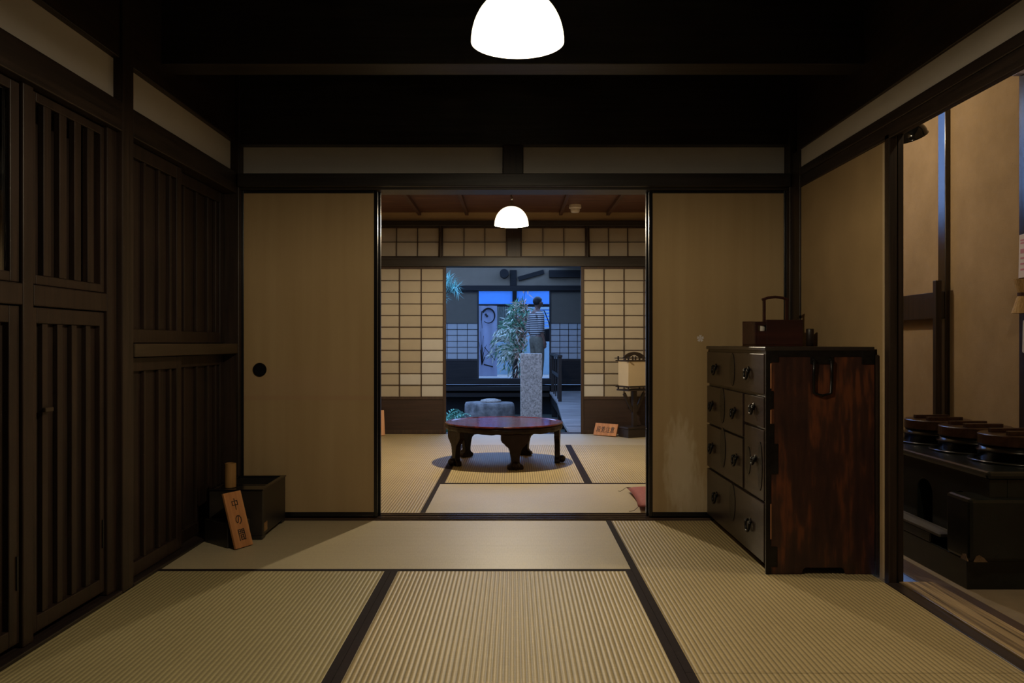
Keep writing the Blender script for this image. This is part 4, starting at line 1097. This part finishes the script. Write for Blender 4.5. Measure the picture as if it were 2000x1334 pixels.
# ------------------------------------------------------------------ person
def skin_obj(name, verts, edges, radii, mat, parent, root=0, sub=2):
    me = bpy.data.meshes.new(name); me.from_pydata([Vector(v) for v in verts], edges, []); me.materials.append(mat)
    o = bpy.data.objects.new(name, me); COL.objects.link(o); o.parent = parent
    s = o.modifiers.new('skin', 'SKIN'); s.use_smooth_shade = True
    sv = me.skin_vertices[0].data
    for i, r in enumerate(radii):
        sv[i].radius = r if isinstance(r, tuple) else (r, r); sv[i].use_root = (i == root)
    m = o.modifiers.new('sub', 'SUBSURF'); m.levels = sub; m.render_levels = sub
    return o
pe = empty('person', (.455, 16.35, .10), math.radians(-62), 'person in a striped shirt and khaki trousers standing turned away in the far doorway', 'person')
# local frame: faces +y, right hand +x ; height 1.74
V = []; E = []; R = []
def add(p, r, link=None):
    V.append(p); R.append(r); i = len(V) - 1
    if link is not None: E.append((link, i))
    return i
pel = add((0, 0, .93), (.15, .11)); abd = add((0, .01, 1.08), (.145, .105), pel); chs = add((0, .0, 1.28), (.16, .115), abd); shl = add((0, -.01, 1.42), (.11, .08), chs)
nk = add((0, .005, 1.50), (.055, .058), shl); nk2 = add((.004, .02, 1.555), (.055, .06), nk); hd = add((.008, .03, 1.62), (.078, .095), nk2); hd2 = add((.008, .028, 1.70), (.060, .075), hd)
for s in (-1, 1):
    hip = add((s * .10, 0, .86), .098, pel); kn = add((s * .11, .02, .48), .060, hip); an_ = add((s * .115, -.02, .09), .040, kn); to = add((s * .125, .12, .035), .035, an_)
    sh = add((s * .185, -.01, 1.40), .060, shl); el = add((s * .235, -.05, 1.13), .044, sh); wr_ = add((s * .225, .03, .90), .027, el); pa = add((s * .222, .05, .83), (.020, .036), wr_)
    for fx, L_ in ((-.024, .07), (-.008, .082), (.008, .078), (.024, .062)):
        a = add((s * .222 + .002, .052 + fx, .80), .009, pa); b_ = add((s * .218, .062 + fx, .80 - L_ * .55), .0085, a); add((s * .205, .066 + fx, .80 - L_), .007, b_)
    a = add((s * .212, .085, .835), .011, pa); add((s * .205, .10, .795), .009, a)
skin_obj('body', V, E, R, M['skin'], pe)
# face features and ears
MB().ball((.008, .122, 1.625), .014, (.8, 1.3, 1.4), 12).build('nose', M['skin'], pe, smooth=True)
for ex in (-.072, .088): MB().ball((ex, .030, 1.625), .022, (.4, .8, 1.3), 12).build('ear', M['skin'], pe, smooth=True)
for s in (-1, 1): MB().ball((.008 + s * .03, .113, 1.645), .010, (1, .6, .6), 10).build('eye', M['hair'], pe)
MB().ball((.008, .116, 1.585), .018, (1.1, .4, .25), 10).build('mouth', M['plaque'], pe)
hm = MB(); hm.ball((.008, .012, 1.665), .094, (.93, 1.06, 1.02), 24)
bmesh.ops.bisect_plane(hm.bm, geom=hm.bm.verts[:] + hm.bm.edges[:] + hm.bm.faces[:], plane_co=(0, .055, 1.66), plane_no=(0, .75, -.62), clear_outer=True)
hm.build('hair', M['hair'], pe, smooth=True)
# shirt
V = []; E = []; R = []
pel = add((0, .005, .90), (.190, .150)); a = add((0, .01, 1.08), (.185, .145), pel); chs = add((0, .0, 1.28), (.195, .145), a); shl = add((0, -.012, 1.42), (.125, .095), chs); add((0, 0, 1.475), (.068, .066), shl)
for s in (-1, 1):
    sh = add((s * .19, -.01, 1.395), .076, shl); el = add((s * .238, -.05, 1.16), .062, sh); add((s * .240, -.03, 1.03), .052, el)
skin_obj('striped_shirt', V, E, R, M['stripes'], pe)
V = []; E = []; R = []
pel = add((0, .0, 1.04), (.165, .125)); h0 = add((0, 0, .90), (.165, .125), pel)
for s in (-1, 1):
    hip = add((s * .10, 0, .82), .112, h0); kn = add((s * .112, .02, .48), .080, hip); add((s * .118, -.015, .10), .066, kn)
skin_obj('trousers', V, E, R, M['khaki'], pe)
for s in (-1, 1): MB().ball((s * .12, .05, .035), .05, (.85, 2.5, .68), 14).build('shoe', M['shoe'], pe, smooth=True)
bg = empty('shoulder_bag', (.455, 16.35, .10), math.radians(-38), 'black bag carried at the hip of the striped-shirt person', 'bag')
m = MB(); m.prism([(-.10, 0), (.12, 0), (.13, .22), (.06, .27), (-.08, .25)], (.12, .20, .86), (.47, .88, 0), (0, 0, 1), .09); m.build('bag_body', M['bag'], bg, .02)
MB().tube([(.15, .24, 1.11), (.17, .17, 1.25), (.14, .06, 1.475), (.10, -.08, 1.46)], .010, 8).build('strap', M['bag'], bg)

# ------------------------------------------------------------------ lights
def point(name, loc, e, col, r=.05):
    L = bpy.data.lights.new(name, 'POINT'); L.energy = e; L.color = col; L.shadow_soft_size = r
    o = bpy.data.objects.new(name, L); COL.objects.link(o); o.location = loc; return o
point('kitchen_lamp_light', (2.1, 2.99, 2.6), 45, (1, .80, .52), .03)
point('hearth_lamp_light', (1.95, 7.2, 3.0), 64, (1, .82, .58), .06)  # added fill with no visible source, brightens the earthen kitchen wall
w = bpy.data.worlds.new('daylight'); SC.world = w; w.use_nodes = True
bgk = w.node_tree.nodes['Background']; bgk.inputs['Color'].default_value = (.26, .47, 1.0, 1); bgk.inputs['Strength'].default_value = 4.5

# ------------------------------------------------------------------ camera and colour
cam = bpy.data.cameras.new('camera'); co = bpy.data.objects.new('camera', cam); COL.objects.link(co)
co.location = (0, 0, H); co.rotation_euler = (PI / 2, 0, 0)
cam.sensor_width = 36; cam.lens = 1600 / 2000 * 36; cam.shift_x = -4 / 2000; cam.shift_y = 4 / 2000; cam.clip_start = .05; cam.clip_end = 200
SC.camera = co
SC.view_settings.view_transform = 'Standard'; SC.view_settings.look = 'None'; SC.view_settings.gamma = 1; SC.view_settings.use_curve_mapping = False
SC.view_settings.exposure = 0.0
SC.cycles.use_denoising = True
SC.cycles.max_bounces = 8; SC.cycles.diffuse_bounces = 5; SC.cycles.sample_clamp_indirect = 6
